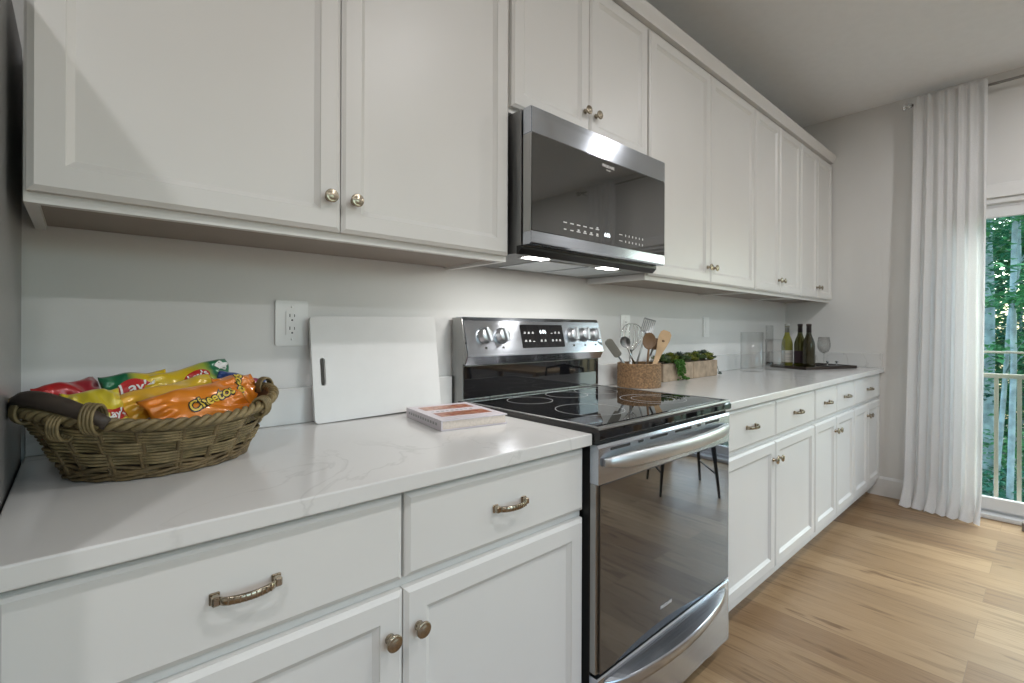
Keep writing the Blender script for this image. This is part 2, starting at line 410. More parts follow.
# front wall (behind the viewer) with a wide window
b = bm_new(); box(b, XL, XR, YF-.12, YF, 0, .85); box(b, XL, XR, YF-.12, YF, 2.3, CEIL)
box(b, XL, -1.1, YF-.12, YF, .85, 2.3); box(b, 1.7, XR, YF-.12, YF, .85, 2.3)
struct('wall_front', b, M['wall'])
b = bm_new()
for x0, x1 in ((-1.1, -1.04), (-.2, -.14), (.77, .83), (1.64, 1.7)): box(b, x0, x1, YF-.09, YF-.03, .85, 2.3)
box(b, -1.1, 1.7, YF-.09, YF-.03, .85, .91); box(b, -1.1, 1.7, YF-.09, YF-.03, 2.24, 2.3); box(b, -1.1, 1.7, YF-.08, YF-.04, 1.56, 1.6)
w1 = struct('window_1', b, M['vinyl'])
obj('window_pane', box(bm_new(), -1.04, 1.64, YF-.065, YF-.06, .91, 2.24), M['pane'], w1)
# baseboards
def base_prof(d): return [(0, 0), (-d, 0), (-d, .105), (-d*.6, .125), (0, .13)]
b = bm_new(); prism(b, [(XR, 0), (XR-.016, 0), (XR-.016, .12), (XR-.006, .135), (XR, .135)], 'y', DY1+.09, -.56)
struct('baseboard_right', b, M['trim'])
b = bm_new(); prism(b, [(YF, 0), (YF+.016, 0), (YF+.016, .12), (YF+.006, .135), (YF, .135)], 'x', XL, XR)
struct('baseboard_front', b, M['trim'])
b = bm_new(); prism(b, [(XL, 0), (XL+.016, 0), (XL+.016, .12), (XL+.006, .135), (XL, .135)], 'y', YF, 0)
struct('baseboard_left', b, M['trim'])
# door casing
b = bm_new(); box(b, XR-.018, XR, DY0-.09, DY1+.09, DZ, DZ+.085, .003); box(b, XR-.018, XR, DY1, DY1+.09, 0, DZ, .003)
box(b, XR-.018, XR, DY0-.09, DY0, 0, DZ, .003)
struct('trim_1', b, M['trim'])
# sliding glass door
b = bm_new()
box(b, XR+.0, XR+.12, DY0, DY1, DZ-.035, DZ, .003); box(b, XR+.02, XR+.12, DY0, DY1, DZ-.06, DZ-.03, .003)
box(b, XR+.0, XR+.12, DY1-.035, DY1, .03, DZ-.03, .002); box(b, XR+.0, XR+.12, DY0, DY0+.035, .03, DZ-.03, .002)
box(b, XR-.03, XR+.12, DY0, DY1, 0, .028, .003); box(b, XR+.045, XR+.06, DY0, DY1, .02, .05, .002)
d1 = struct('door_1', b, M['vinyl'])
def sash(x, y0, y1, nm):
    b = bm_new(); box(b, x, x+.035, y0, y1, .045, .125, .004); box(b, x, x+.035, y0, y1, DZ-.12, DZ-.05, .004)
    box(b, x, x+.035, y0, y0+.06, .125, DZ-.12, .004); box(b, x, x+.035, y1-.06, y1, .125, DZ-.12, .004)
    s = obj(nm, b, M['vinyl'], d1)
    obj('glass_pane', box(bm_new(), x+.015, x+.020, y0+.055, y1-.055, .12, DZ-.115), M['pane'], s)
    return s
sash(XR+.02, DY1-.78, DY1-.035, 'sliding_sash'); sash(XR+.065, DY0+.035, DY0+.78, 'fixed_sash')
b = bm_new(); tube(b, [(XR+.02, -1.765, .98), (XR-.03, -1.765, 1.0), (XR-.03, -1.765, 1.18), (XR+.02, -1.765, 1.20)], .008, 8)
obj('door_handle', b, M['chrome'], d1)
# crown moulding over the wall cabinets
b = bm_new()
prism(b, [(-.313, 2.4555), (-.336, 2.4555), (-.338, 2.465), (-.343, 2.475), (-.351, 2.490), (-.355, 2.500), (-.355, 2.508), (-.30, 2.508), (-.30, 2.4555)], 'x', -1.075, 3.296)
struct('trim_2', b, M['cab'])

# ------------------------------------------------------------------ cabinet hardware
b = bm_new(); lathe(b, [(0, 0), (.0085, 0), (.0095, -.002), (.007, -.0045), (.0055, -.010), (.0065, -.014), (.013, -.0165), (.0155, -.019), (.0155, -.0215), (.0135, -.0235), (.0125, -.0232), (.009, -.0252), (0, -.026)], 24, axis='y')
KNOB = obj('knob', b, M['nickel'], world=False)
def pull_bm(w=.084):
    b = bm_new(); pts = []; h = w/2
    for k in range(17):
        t = -1+2*k/16; pts.append((t*h*.93, -.012-.016*(1-t*t)**.6-.004*0, 0))
    tube(b, pts, [.0066 for k in range(17)], 8, flat=(.42, 1.), up=(0, 0, 1))
    for s in (-1, 1):
        box(b, s*h-.007, s*h+.007, -.004, 0, -.0085, .0085, .0012); box(b, s*h-.0055, s*h+.0055, -.0165, -.003, -.007, .007, .002)
    for k in range(-4, 5): box(b, k*.0072-.0007, k*.0072+.0007, -.0313+abs(k)**2*.00035, -.028+abs(k)**2*.00035, -.0050, .0050)
    return b
PULL = obj('pull', pull_bm(), M['nickel'], world=False)
PROTO_HW = [KNOB, PULL]
used_hw = {'knob': False, 'pull': False}
def hw(kind, parent, x, y, z):
    src = KNOB if kind == 'knob' else PULL
    p = Vector((x, y, z))-origin(parent)
    if not used_hw[kind]:
        used_hw[kind] = True; src.parent = parent; src.location = p; return src
    c = src.copy(); COL.objects.link(c); c.parent = parent; c.location = p; return c
DOOR_LOOPS = [(0, 0), (0, .0135), (.003, .0155), (.009, .020), (.047, .020), (.0485, .0178), (.0590, .0105), (.0605, .0105)]
DRAW_LOOPS = [(0, 0), (0, .0125), (.002, .015), (.010, .020)]
def cab_door(parent, x0, x1, z0, z1, y, kx, kz):
    d = obj('door', panel_loops(bm_new(), x0, x1, z0, z1, y, DOOR_LOOPS), M['cab'], parent)
    hw('knob', d, kx, y-.020, kz); return d
def cab_drawer(parent, x0, x1, z0, z1, y):
    d = obj('drawer', panel_loops(bm_new(), x0, x1, z0, z1, y, DRAW_LOOPS), M['cab'], parent)
    hw('pull', d, (x0+x1)/2, y-.020, .792); return d
BY = -.612
def base_cab(x0, x1, drawers, doors, label):
    t = thing('base_cabinet', label, 'cabinet', ((x0+x1)/2, -.3, 0))
    b = bm_new(); box(b, x0+.0005, x1-.0005, BY, -.004, .087, .883)
    box(b, x0+.0005, x1-.0005, -.545, -.004, .002, .088)
    obj('body', b, M['cab'], t)
    for a, c in drawers: cab_drawer(t, a, c, .712, .873, BY)
    for a, c, side in doors: cab_door(t, a, c, .128, .692, BY, c-.029 if side > 0 else a+.029, .614)
    return t
G = .003
base_cab(-1.076, -.004, [(-1.069, -.535-G), (-.535+G, -.010)], [(-1.069, -.535-.0015, 1), (-.535+.0015, -.010, -1)], 'white base cabinet left of the range, two drawers over two doors')
base_cab(.770, 1.849, [(.777, 1.31-G), (1.31+G, 1.843)], [(.777, 1.31-.0015, 1), (1.31+.0015, 1.843, -1)], 'white base cabinet directly right of the range, two drawers over two doors')
base_cab(1.850, 2.603, [(1.856, 2.226-G), (2.226+G, 2.597)], [(1.856, 2.226-.0015, 1), (2.226+.0015, 2.597, -1)], 'middle white base cabinet right of the range, narrow drawer pair over doors')
base_cab(2.604, 3.297, [(2.610, 3.285)], [(2.610, 2.948-.0015, 1), (2.948+.0015, 3.285, -1)], 'white base cabinet against the far wall, one drawer over two doors')

UY = -.312
def wall_cab(x0, x1, z0, z1, doors, label, zd0=None, kz=1.487, under=True):
    t = thing('wall_cabinet', label, 'cabinet', ((x0+x1)/2, -.15, z0))
    b = bm_new(); box(b, x0+.0005, x1-.0005, UY, -.003, z0+.018, z1)
    for a, c in ((x0+.0005, x0+.018), (x1-.018, x1-.0005)): box(b, a, c, UY, -.003, z0, z0+.018)
    box(b, x0+.018, x1-.018, UY, UY+.019, z0, z0+.018)
    obj('body', b, M['cab'], t)
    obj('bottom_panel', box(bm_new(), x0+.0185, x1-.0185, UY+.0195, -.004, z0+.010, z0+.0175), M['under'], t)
    for a, c, side in doors: cab_door(t, a, c, (zd0 or z0+.018), 2.437, UY, c-.029 if side > 0 else a+.029, kz)
    return t
ZU, ZT = 1.393, 2.455
wall_cab(-1.063, -.004, ZU, ZT, [(-1.058, -.535-.0015, 1), (-.535+.0015, -.010, -1)], 'large white wall cabinet left of the microwave with two doors')
wall_cab(-.003, .764, 1.862, ZT, [(.004, .381-.0015, 1), (.381+.0015, .757, -1)], 'short white wall cabinet above the microwave', 1.878, kz=1.962)
wall_cab(.765, 1.849, ZU, ZT, [(.772, 1.31-.0015, 1), (1.31+.0015, 1.843, -1)], 'white wall cabinet directly right of the microwave')
wall_cab(1.850, 2.603, ZU, ZT, [(1.856, 2.226-.0015, 1), (2.226+.0015, 2.597, -1)], 'middle white wall cabinet right of the microwave')
wall_cab(2.604, 3.297, ZU, ZT, [(2.610, 2.948-.0015, 1), (2.948+.0015, 3.285, -1)], 'white wall cabinet against the far wall over the bottles')

# ------------------------------------------------------------------ countertops
CY = -.652
def counter(x0, x1, label, right_bs=False):
    t = thing('countertop', label, 'countertop', ((x0+x1)/2, -.32, .884))
    obj('slab', box(bm_new(), x0, x1, CY, -.002, .8835, .914, .003, 2), M['quartz'], t)
    obj('backsplash', box(bm_new(), x0+.001, x1-.001, -.022, -.002, .9145, 1.016, .002), M['quartz'], t)
    if right_bs: obj('backsplash', box(bm_new(), x1-.022, x1-.001, CY+.01, -.0225, .9145, 1.016, .002), M['quartz'], t)
counter(-1.078, -.001, 'white quartz countertop left of the range with low backsplash')
counter(.767, 3.298, 'long white quartz countertop right of the range with low backsplash', True)

# ------------------------------------------------------------------ refrigerator (only its side shows at the left edge)
t = thing('refrigerator', 'grey refrigerator side at the left end of the counter', 'refrigerator', (-1.54, -.38, 0))
M['fridge'] = mat('grey_fridge_side', (.24, .24, .235), .3, noise=.1, nscale=200)
obj('body', box(bm_new(), -1.995, -1.082, -.70, -.02, .03, 1.76, .004), M['fridge'], t)
for a, c in ((-1.993, -1.541), (-1.536, -1.084)):
    d = obj('door', box(bm_new(), a, c, -.775, -.705, .70, 1.755, .008, 2), M['steel_v'], t)
    hx = c-.05 if a < -1.7 else a+.05
    b = bm_new(); tube(b, [(hx, -.776, .85), (hx, -.82, .87), (hx, -.82, 1.55), (hx, -.776, 1.57)], .011, 10); obj('door_handle', b, M['steel'], d)
d = obj('freezer_drawer', box(bm_new(), -1.993, -1.084, -.775, -.705, .06, .69, .008, 2), M['steel_v'], t)
b = bm_new(); tube(b, [(-1.9, -.776, .62), (-1.88, -.82, .62), (-1.2, -.82, .62), (-1.18, -.776, .62)], .011, 10); obj('drawer_handle', b, M['steel'], d)
for x in (-1.95, -1.13):
    for y in (-.65, -.08): obj('foot', lathe(bm_new(), [(.02, .0), (.02, .031)], 12, (x, y, 0)), M['blackm'], t)

# ------------------------------------------------------------------ electric range
t = thing('electric_range', 'stainless steel electric range with black glass cooktop', 'range', (.381, -.34, 0))
RX0, RX1 = .0035, .7625
obj('body', box(bm_new(), RX0+.001, RX1-.001, -.640, -.012, .03, .883, .002), M['black'], t)
for x in (.04, .725):
    for y in (-.58, -.06): obj('foot', lathe(bm_new(), [(.016, 0), (.016, .031)], 12, (x, y, 0)), M['blackm'], t)
# cooktop: steel/black rim and ceramic glass
b = bm_new(); prism(b, [(-.668, .896), (-.674, .902), (-.674, .918), (-.668, .9265), (-.655, .928), (-.655, .9285), (-.052, .9285), (-.052, .896)], 'x', RX0-.0015, RX1+.0015)
ct = obj('cooktop', b, M['bglass'], t)
b = bm_new(); prism(b, [(-.645, .9285), (-.645, .9305), (-.06, .9305), (-.06, .9285)], 'x', RX0+.012, RX1-.012); obj('ceramic_glass', b, M['bglass'], ct)
b = bm_new()
for x0, x1 in ((RX0-.0015, RX0+.011), (RX1-.011, RX1+.0015)): box(b, x0, x1, -.655, -.055, .9285, .9315, .0012)
box(b, RX0-.0015, RX1+.0015, -.6705, -.655, .922, .9312, .003, 2)
obj('rim', b, M['steel_dk'], ct)
def ring(cx, cy, r):
    b = bm_new(); lathe(b, [(r-.0016, .9306), (r-.0016, .9309), (r, .9309), (r, .9306)], 64, (cx, cy, 0), closed=True)
    return b
for cx, cy, r in ((.205, -.205, .082), (.418, -.190, .082), (.215, -.468, .110), (.575, -.47, .118), (.585, -.20, .088)):
    rb = ring(cx, cy, r)
    if r > .115: merge(rb, ring(cx, cy, r*.66))
    obj('burner_ring', rb, M['ring'], ct)
# backguard
b = bm_new(); prism(b, [(-.012, .9), (-.06, .9), (-.074, .934), (-.074, 1.060), (-.078, 1.060), (-.086, 1.060), (-.099, 1.088), (-.068, 1.2185), (-.06, 1.224), (-.012, 1.224)], 'x', RX0, RX1)
bgd = obj('backguard', b, M['steel_v'], t)
b = bm_new(); prism(b, [(-.080, 1.0585), (-.0890, 1.0565), (-.1050, 1.086), (-.1045, 1.091), (-.0745, 1.214), (-.066, 1.2265), (-.03, 1.2265), (-.03, 1.2235), (-.064, 1.2235), (-.071, 1.213), (-.1005, 1.090), (-.0870, 1.0600)], 'x', RX0+.004, RX1-.004)
con = obj('console', b, M['steel'], bgd)
b = bm_new(); box(b, RX0+.005, RX1-.005, -.0775, -.0735, .938, 1.052, .001); obj('lower_panel', b, M['bglass'], bgd)
b = bm_new(); box(b, RX0+.004, RX1-.004, -.0765, -.074, 1.053, 1.0595); obj('shadow_gap', b, M['dark'], bgd)
# console face frame: along x, up the slope
fa = Vector((0, -.1045, 1.091)); fb = Vector((0, -.0745, 1.214)); fu = (fb-fa).normalized()
def face(x, s, off=0.0):   # point on the console face, s metres above its lower edge
    n = Vector((1, 0, 0)).cross(fu); return Vector((x, fa.y, fa.z))+fu*s+n*off
def facem(x, s, off): return frame_mtx(face(x, s, off), (1, 0, 0), fu)
b = bm_new(); prism(b, rrect(-.119, .119, -.046, .046, .003), 'z', 0, .0015); place(b, facem(.390, .067, .0002)); disp = obj('display', b, M['bglass'], con)
b = text_bm('6:06', .022); place(b, facem(.390, .084, .0021)); obj('clock', b, M['led'], disp)
b = bm_new(); rnd = random.Random(3)
for row, s in ((0, .080), (1, .048)):
    for k in range(10):
        if k in (4, 5) and row == 0: continue
        x = .390-.100+k*.0215
        if k in (3, 6): continue
        merge(b, place(prism(bm_new(), [(-.006, -.003), (.006*rnd.uniform(.3, 1), -.003), (.006, -.001), (-.006, -.001)], 'z', 0, .0004), facem(x, s, .0021)))
        if rnd.random() < .8: merge(b, place(prism(bm_new(), [(-.005, .001), (.004, .001), (.004, .004), (-.003, .004)], 'z', 0, .0004), facem(x, s, .0021)))
obj('display_marks', b, M['white_ink'], disp)
kb = bm_new(); lathe(kb, [(.030, 0), (.030, .004), (.026, .006), (.0245, .020), (.0225, .0225), (0, .023)], 28)
box(kb, -.006, .006, -.026, .026, .010, .034, .002, 2)
KN = None
for k, x in enumerate((.090, .172, .567, .640, .712)):
    mtx = facem(x, .070, .0002) @ Matrix.Rotation([.25, .2, -.1, -.15, -.1][k], 4, 'Z')
    if KN is None:
        KN = obj('knob', kb, M['satin'], con, world=False); o = KN
    else:
        o = KN.copy(); COL.objects.link(o)
    mtx.translation -= origin(con); o.matrix_local = mtx
    mk = bm_new()
    for a in range(-3, 4):
        an = a*.55+PI/2; merge(mk, place(prism(bm_new(), [(-.0007, .0325), (.0007, .0325), (.0007, .0350), (-.0007, .0350)], 'z', 0, .0003), facem(x, .070, .0003) @ Matrix.Rotation(an-PI/2, 4, 'Z')))
    merge(mk, place(prism(bm_new(), rrect(-.005, .005, -.004, .004, .001), 'z', 0, .0003), facem(x, .026, .0003)))
    obj('dial_marks', mk, M['dark_ink'], con)
# vent trim between cooktop and door
b = bm_new(); box(b, RX0+.002, RX1-.002, -.655, -.05, .8845, .8955); obj('vent_gap', b, M['dark'], t)
# oven door
DYF = -.668
b = bm_new()
prism(b, [(-.641, .782), (DYF, .782), (DYF, .876), (DYF+.004, .884), (-.641, .884)], 'x', RX0, RX1)
od = obj('oven_door', b, M['steel'], t)
b = bm_new(); box(b, RX0, RX1, -.6605, -.641, .288, .7815, .001); obj('door_core', b, M['steel_v'], od)
b = bm_new(); box(b, RX0+.010, RX1-.002, DYF, -.6608, .289, .7812, .0015); og = obj('oven_glass', b, M['oven_glass'], od)
b = bm_new()
for k, (a, c) in enumerate(((.055, .145), (.185, .21), (.245, .34), (.385, .485), (.525, .55), (.58, .68))): prism(b, rrect(a, c, .8645, .8715, .003), 'y', DYF-.0006, DYF+.002)
obj('vent_slots', b, M['dark'], od)
place_txt = text_bm('FRIGIDAIRE', .0125, .0003, .0001); place(place_txt, FRONT(.335, DYF-.0008, .352)); obj('brand_lettering', place_txt, M['white_ink'], og)
def bow(z, thick, dep, x0=.022, x1=.742, y=DYF, drop=0.):
    b = bm_new(); pts = []; rr = []
    for k in range(33):
        t_ = k/32; s = math.sin(PI*t_); q = s**.62
        pts.append((x0+(x1-x0)*t_, y-.004-dep*q, z-drop*q)); rr.append(thick*(.55+.45*min(1, s*3)))
    tube(b, pts, rr, 14, flat=(.45, 1.), up=(0, 0, 1)); return b
obj('door_handle', bow(.838, .021, .045), M['satin'], od)
# storage drawer
b = bm_new(); prism(b, [(-.641, .062), (DYF+.002, .062), (DYF, .066), (DYF, .276), (DYF+.003, .280), (-.641, .280)], 'x', RX0, RX1)
sd = obj('storage_drawer', b, M['steel'], t)
b = bm_new(); n_ = 28; top = []; botv = []; outv = []
# scooped lip: a curved shelf that bulges forward of the drawer front
for k in range(n_+1):
    u = k/n_; x = .03+.70*u; s = math.sin(PI*u)**.62
    top.append(b.verts.new((x, DYF-.001, .266))); 
    outv.append((b.verts.new((x, DYF-.001-.048*s, .262-.004*s)), b.verts.new((x, DYF-.001-.052*s, .254-.006*s)), b.verts.new((x, DYF-.001-.040*s, .236-.022*s))))
    botv.append(b.verts.new((x, DYF+.0005, .205-.03*s)))
for k in range(n_):
    rows = [(top, None)]
    A = [top[k], *outv[k], botv[k]]; B = [top[k+1], *outv[k+1], botv[k+1]]
    for q in range(4):
        f = b.faces.new((A[q], B[q], B[q+1], A[q+1])); f.smooth = q > 0
bmesh.ops.remove_doubles(b, verts=b.verts, dist=1e-5)
obj('drawer_pull', b, M['steel'], sd)

# ------------------------------------------------------------------ over-the-range microwave
t = thing('microwave_oven', 'stainless over-the-range microwave with dark glass door, lights on', 'microwave', (.381, -.2, 1.41))
b = bm_new(); prism(b, [(-.012, 1.418), (-.35, 1.418), (-.365, 1.432), (-.365, 1.855), (-.012, 1.855)], 'x', .010, .7635)
mb = obj('body', b, M['steel_dk'], t)
MF = -.405
b = bm_new(); prism(b, [(MF, 1.777), (MF, 1.855), (MF+.003, 1.858), (-.368, 1.858), (-.368, 1.777)], 'x', .014, .7635, .0015)
dr = obj('door', b, M['steel'], t)
obj('door_frame', box(bm_new(), .0145, .762, MF+.003, -.3685, 1.481, 1.7765), M['steel_v'], dr)
mg = obj('door_glass', box(bm_new(), .0165, .7625, MF-.0005, MF+.0028, 1.482, 1.7762, .001), M['mic_glass'], dr)
b = bm_new(); prism(b, [(MF, 1.4805), (MF, 1.447), (MF+.006, 1.442), (-.368, 1.442), (-.368, 1.4805)], 'x', .014, .7635, .001); obj('bottom_band', b, M['steel'], dr)
b = text_bm('FRIGIDAIRE', .0135, .0004, .0001); place(b, FRONT(.390, MF-.0012, 1.7545)); merge(b, place(text_bm('GALLERY', .0065, .0001, .0001), FRONT(.390, MF-.0012, 1.742))); obj('brand_lettering', b, M['white_ink'], mg)
b = text_bm('6:06', .019, .0006, .0001); place(b, FRONT(.385, MF-.0012, 1.514)); obj('clock', b, M['led'], mg)
b = bm_new(); rnd = random.Random(5)
for row, z in ((0, 1.527), (1, 1.505)):
    for k in range(6):
        x = .165+k*.033; w = rnd.uniform(.006, .010); box(b, x-w, x+w, MF-.0009, MF-.0004, z-.0018, z+.0018)
        if k == 5 or (row and k > 1): box(b, x-.005, x+.005, MF-.0009, MF-.0004, z+.003, z+.008)
    box(b, .455, .475, MF-.0009, MF-.0004, z-.0012, z+.0012)
    for k in range(6): box(b, .495+k*.022-.0022, .495+k*.022+.0022, MF-.0009, MF-.0004, z-.0038, z+.0038)
obj('keypad_marks', b, M['white_ink'], mg)
b = bm_new(); prism(b, [(-.3672, 1.4410), (-.3672, 1.431), (-.3515, 1.4155), (-.346, 1.4155), (-.346, 1.441)], 'x', .009, .764); obj('vent_grille', b, M['blackm'], t)
b = bm_new()
box(b, .18, .395, -.30, -.06, 1.4145, 1.4182, .001); box(b, .415, .63, -.30, -.06, 1.4145, 1.4182, .001)
obj('grease_filter', b, M['satin'], t)
for lx in (.119, .500):
    fz = obj('lamp_housing', box(bm_new(), lx-.055, lx+.055, -.345, -.292, 1.4150, 1.4184, .001), M['chrome'], t)
    obj('lamp_lens', box(bm_new(), lx-.045, lx+.045, -.338, -.298, 1.4138, 1.4151), M['lamp'], fz)
b = bm_new(); box(b, .015, .03, MF+.002, -.372, 1.4815, 1.487); obj('hinge', b, M['chrome'], t)

# ------------------------------------------------------------------ wall plates
def plate(x, z, label, kind='outlet', w=.074, h=.118, group=None):
    t = thing('wall_outlet' if kind == 'outlet' else 'light_switch', label, 'outlet' if kind == 'outlet' else 'switch', (x, 0, z))
    b = bm_new(); prism(b, rrect(-w/2, w/2, -h/2, h/2, .004), 'y', -.0062, -.0005, .0015); obj('cover_plate', b, M['plate'], t, world=False)
    b = bm_new(); prism(b, rrect(-.0165, .0165, -.0335, .0335, .002), 'y', -.0085, -.006); ins = obj('insert' if kind == 'outlet' else 'rocker', b, M['plate'], t, world=False)
    if kind == 'outlet':
        b = bm_new()
        for dz in (.018, -.018):
            box(b, -.0075, -.0052, -.0088, -.0084, dz-.004+.003, dz+.005+.003); box(b, .0052, .0072, -.0088, -.0084, dz-.0035+.003, dz+.004+.003)
            lathe(b, [(0, -.0088), (.0026, -.0088), (.0026, -.0084)], 10, (0, 0, dz-.0095), axis='y')
        obj('slots', b, M['dark_ink'], ins, world=False)
    b = bm_new()
    for dz in (.046, -.046): lathe(b, [(0, -.0072), (.0032, -.0070), (.0034, -.006)], 10, (0, 0, dz), axis='y')
    obj('screw', b, M['plate'], t, world=False)
plate(-.543, 1.199, 'white duplex outlet on the wall above the snack basket', 'outlet', .088, .128)
plate(1.070, 1.199, 'white outlet on the wall behind the utensil basket', 'outlet', .074, .118)
plate(1.933, 1.199, 'white switch plate on the wall above the succulent planter', 'switch', .074, .124)

# ------------------------------------------------------------------ cutting board
t = thing('cutting_board', 'white plastic cutting board leaning on the wall by the range', 'cutting board', (-.285, -.06, .9142))
w_, h_, th = .418, .305, .012
outer = rrect(0, w_, 0, h_, .012, 5)
hole = rrect(.022, .037, .105, .185, .0074, 5)
b = bm_new()
def ring_v(poly, z): return [b.verts.new((x, y, z)) for x, y in poly]
for z in (0, th):
    o_ = ring_v(outer, z); h2 = ring_v(hole, z)
    es = [b.edges.new((q[i], q[(i+1) % len(q)])) for q in (o_, h2) for i in range(len(q))]
    bmesh.ops.triangle_fill(b, edges=es, use_beauty=True)
    if z == 0: o0, h0 = o_, h2
    else:
        for A, B in ((o0, o_), (h0, h2)):
            for i in range(len(A)): b.faces.new((A[i], A[(i+1) % len(A)], B[(i+1) % len(A)], B[i]))
tilt = math.atan2(.036, .30)
place(b, Matrix.Translation((-.215, 0, 0)) @ Matrix.Rotation(-.015, 4, 'Y') @ frame_mtx((0, 0, 0), (1, 0, 0), (0, math.sin(tilt), math.cos(tilt))))
cbo = obj('board', b, M['board'], t, world=False)

# ------------------------------------------------------------------ cookbook
t = thing('cookbook', 'pale hardback book with food photo strips lying near the range', 'book', (-.159, -.253, .9142), 0)
def quadbox(bm, P, z0, z1, ins=0.):
    c = sum((Vector((x, y, 0)) for x, y in P), Vector())/4
    Q = []
    for x, y in P:
        d = (Vector((x, y, 0))-c); Q.append(Vector((x, y, 0))-d.normalized()*ins)
    A = [bm.verts.new((q.x, q.y, z0)) for q in Q]; B = [bm.verts.new((q.x, q.y, z1)) for q in Q]
    bm.faces.new(A[::-1]); bm.faces.new(B)
    for k in range(4): bm.faces.new((A[k], A[(k+1) % 4], B[(k+1) % 4], B[k]))
    return bm
BK_L, BK_F = Vector((-.243, -.123)), Vector((-.283, -.375))
bu = (BK_F-BK_L).normalized(); bv = Vector((-bu.y, bu.x)); bw, bl = .205, (BK_F-BK_L).length
P4 = [tuple(BK_L), tuple(BK_F), tuple(BK_F+bv*bw), tuple(BK_L+bv*bw)]
z0 = .9145
b = bm_new(); quadbox(b, P4, z0, z0+.003); quadbox(b, P4, z0+.025, z0+.028)
quadbox(b, [tuple(BK_L), tuple(BK_F), tuple(BK_F+bv*.004), tuple(BK_L+bv*.004)], z0+.003, z0+.025)
cv = obj('cover', b, M['cover'], t)
q = .004
obj('pages', quadbox(bm_new(), [tuple(BK_L+bv*.0045+bu*q), tuple(BK_F+bv*.0045-bu*q), tuple(BK_F+bv*(bw-q)-bu*q), tuple(BK_L+bv*(bw-q)+bu*q)], z0+.0032, z0+.0248), M['paper'], t)
def foodpic():
    m, tt, p = new_mat('food_photo'); tc = N(tt, 'ShaderNodeTexCoord'); v = N(tt, 'ShaderNodeTexVoronoi'); v.inputs['Scale'].default_value = 95
    tt.links.new(tc.outputs['Object'], v.inputs['Vector'])
    r = ramp(tt, [(0, (.45, .10, .04)), (.3, (.28, .10, .05)), (.55, (.50, .26, .16)), (.75, (.32, .05, .03)), (1, (.55, .35, .2))])
    tt.links.new(v.outputs['Color'], r.inputs[0]); tt.links.new(r.outputs[0], p.inputs['Base Color']); p.inputs['Roughness'].default_value = .3
    return m
M['food'] = foodpic()
def bp(u, v): return tuple(BK_L+bu*(bl*u)+bv*(bw*v))
b = bm_new(); quadbox(b, [bp(.12, .12), bp(.36, .12), bp(.36, .9), bp(.12, .9)], z0+.028, z0+.0284)
quadbox(b, [bp(.56, .12), bp(.80, .12), bp(.80, .9), bp(.56, .9)], z0+.028, z0+.0284); obj('cover_photo', b, M['food'], cv)
b = bm_new()
for k in range(9): 
    merge(b, quadbox(bm_new(), [bp(.455, .15+k*.075), bp(.475+.01*(k % 3), .15+k*.075), bp(.475+.01*(k % 3), .19+k*.075), bp(.455, .19+k*.075)], z0+.028, z0+.0283))
obj('title_print', b, M['grey_ink'], cv)
b = bm_new()
for k in range(12):
    a = BK_L+bu*(bl*(.08+k*.07))-bv*.0004; c = a+bu*.011
    vs = [b.verts.new((p.x, p.y, z)) for p, z in ((a, z0+.011), (c, z0+.011), (c, z0+.018), (a, z0+.018))]; b.faces.new(vs)
obj('spine_print', b, M['grey_ink'], cv)

# ------------------------------------------------------------------ snack basket
BC = Vector((-.863, -.236, .9145)); BR = math.radians(14)
def bell(th_, a, b_, z, cx=0., cy=0.):
    x = a*math.cos(th_)+cx; y = b_*math.sin(th_)+cy
    return Vector((x*math.cos(BR)-y*math.sin(BR), x*math.sin(BR)+y*math.cos(BR), z))
def rim_z(th_): return .098+.030*abs(math.cos(th_))**2.2
def wallpt(th_, h, off=0.):       # h 0..1 from base to rim
    fl = h**1.15
    a = .148+(.207-.148)*fl+off; b_ = .122+(.168-.122)*fl+off
    return bell(th_, a, b_, rim_z(th_)*h)
t = thing('snack_basket', 'oval brown wicker basket filled with chip bags', 'basket', tuple(BC))
b = bm_new(); nth = 64; rings = []
for h in (0.03, .25, .5, .75, 1.0): rings.append([b.verts.new(wallpt(2*PI*k/nth, h, -.006)) for k in range(nth)])
for A, B in zip(rings, rings[1:]):
    for k in range(nth): b.faces.new((A[k], A[(k+1) % nth], B[(k+1) % nth], B[k]))
b.faces.new(rings[0])
obj('liner', b, M['handle_brown'], t, world=False, recalc=True)
b = bm_new(); NST = 20
for s in range(NST):
    for d in (-.018, .018):
        th_ = 2*PI*(s+.5)/NST+d
        tube(b, [wallpt(th_, h, .001) for h in (0.02, .2, .4, .6, .8, .97)], .0036, 6)
obj('stakes', b, M['wicker'], t, world=False)
b = bm_new(); nn = NST*6
bands = [(.30, .46, 0), (.50, .66, 1), (.70, .86, 0)]
for h0, h1, ph in bands:
    for q in range(4):
        h = h0+(h1-h0)*q/3
        pts = [wallpt(2*PI*k/nn, h, .0018+.0066*math.cos(PI*(2*PI*k/nn)/(2*PI/NST)+PI*ph+PI/2*0)) for k in range(nn)]
        tube(b, pts, .0027, 6, closed=True)
obj('weave', b, M['wicker_l'], t, world=False)
b = bm_new()
for h, ph in ((.03, 0), (.03, PI), (.10, 0), (.10, PI), (.17, PI/2), (.22, 0)):
    pts = [wallpt(2*PI*k/nn, h+.025*math.sin(2*PI*k/nn*NST/2+ph), .002+.003*math.cos(2*PI*k/nn*NST/2+ph)) for k in range(nn)]
    pts = [Vector((p.x, p.y, max(p.z, .0032))) for p in pts]
    tube(b, pts, .0032, 6, closed=True)
for h in (.90, .945): tube(b, [wallpt(2*PI*k/nn, h, .003) for k in range(nn)], .0022, 6, closed=True)
obj('braid', b, M['wicker'], t, world=False)
b = bm_new(); nr = 300; tw = 22
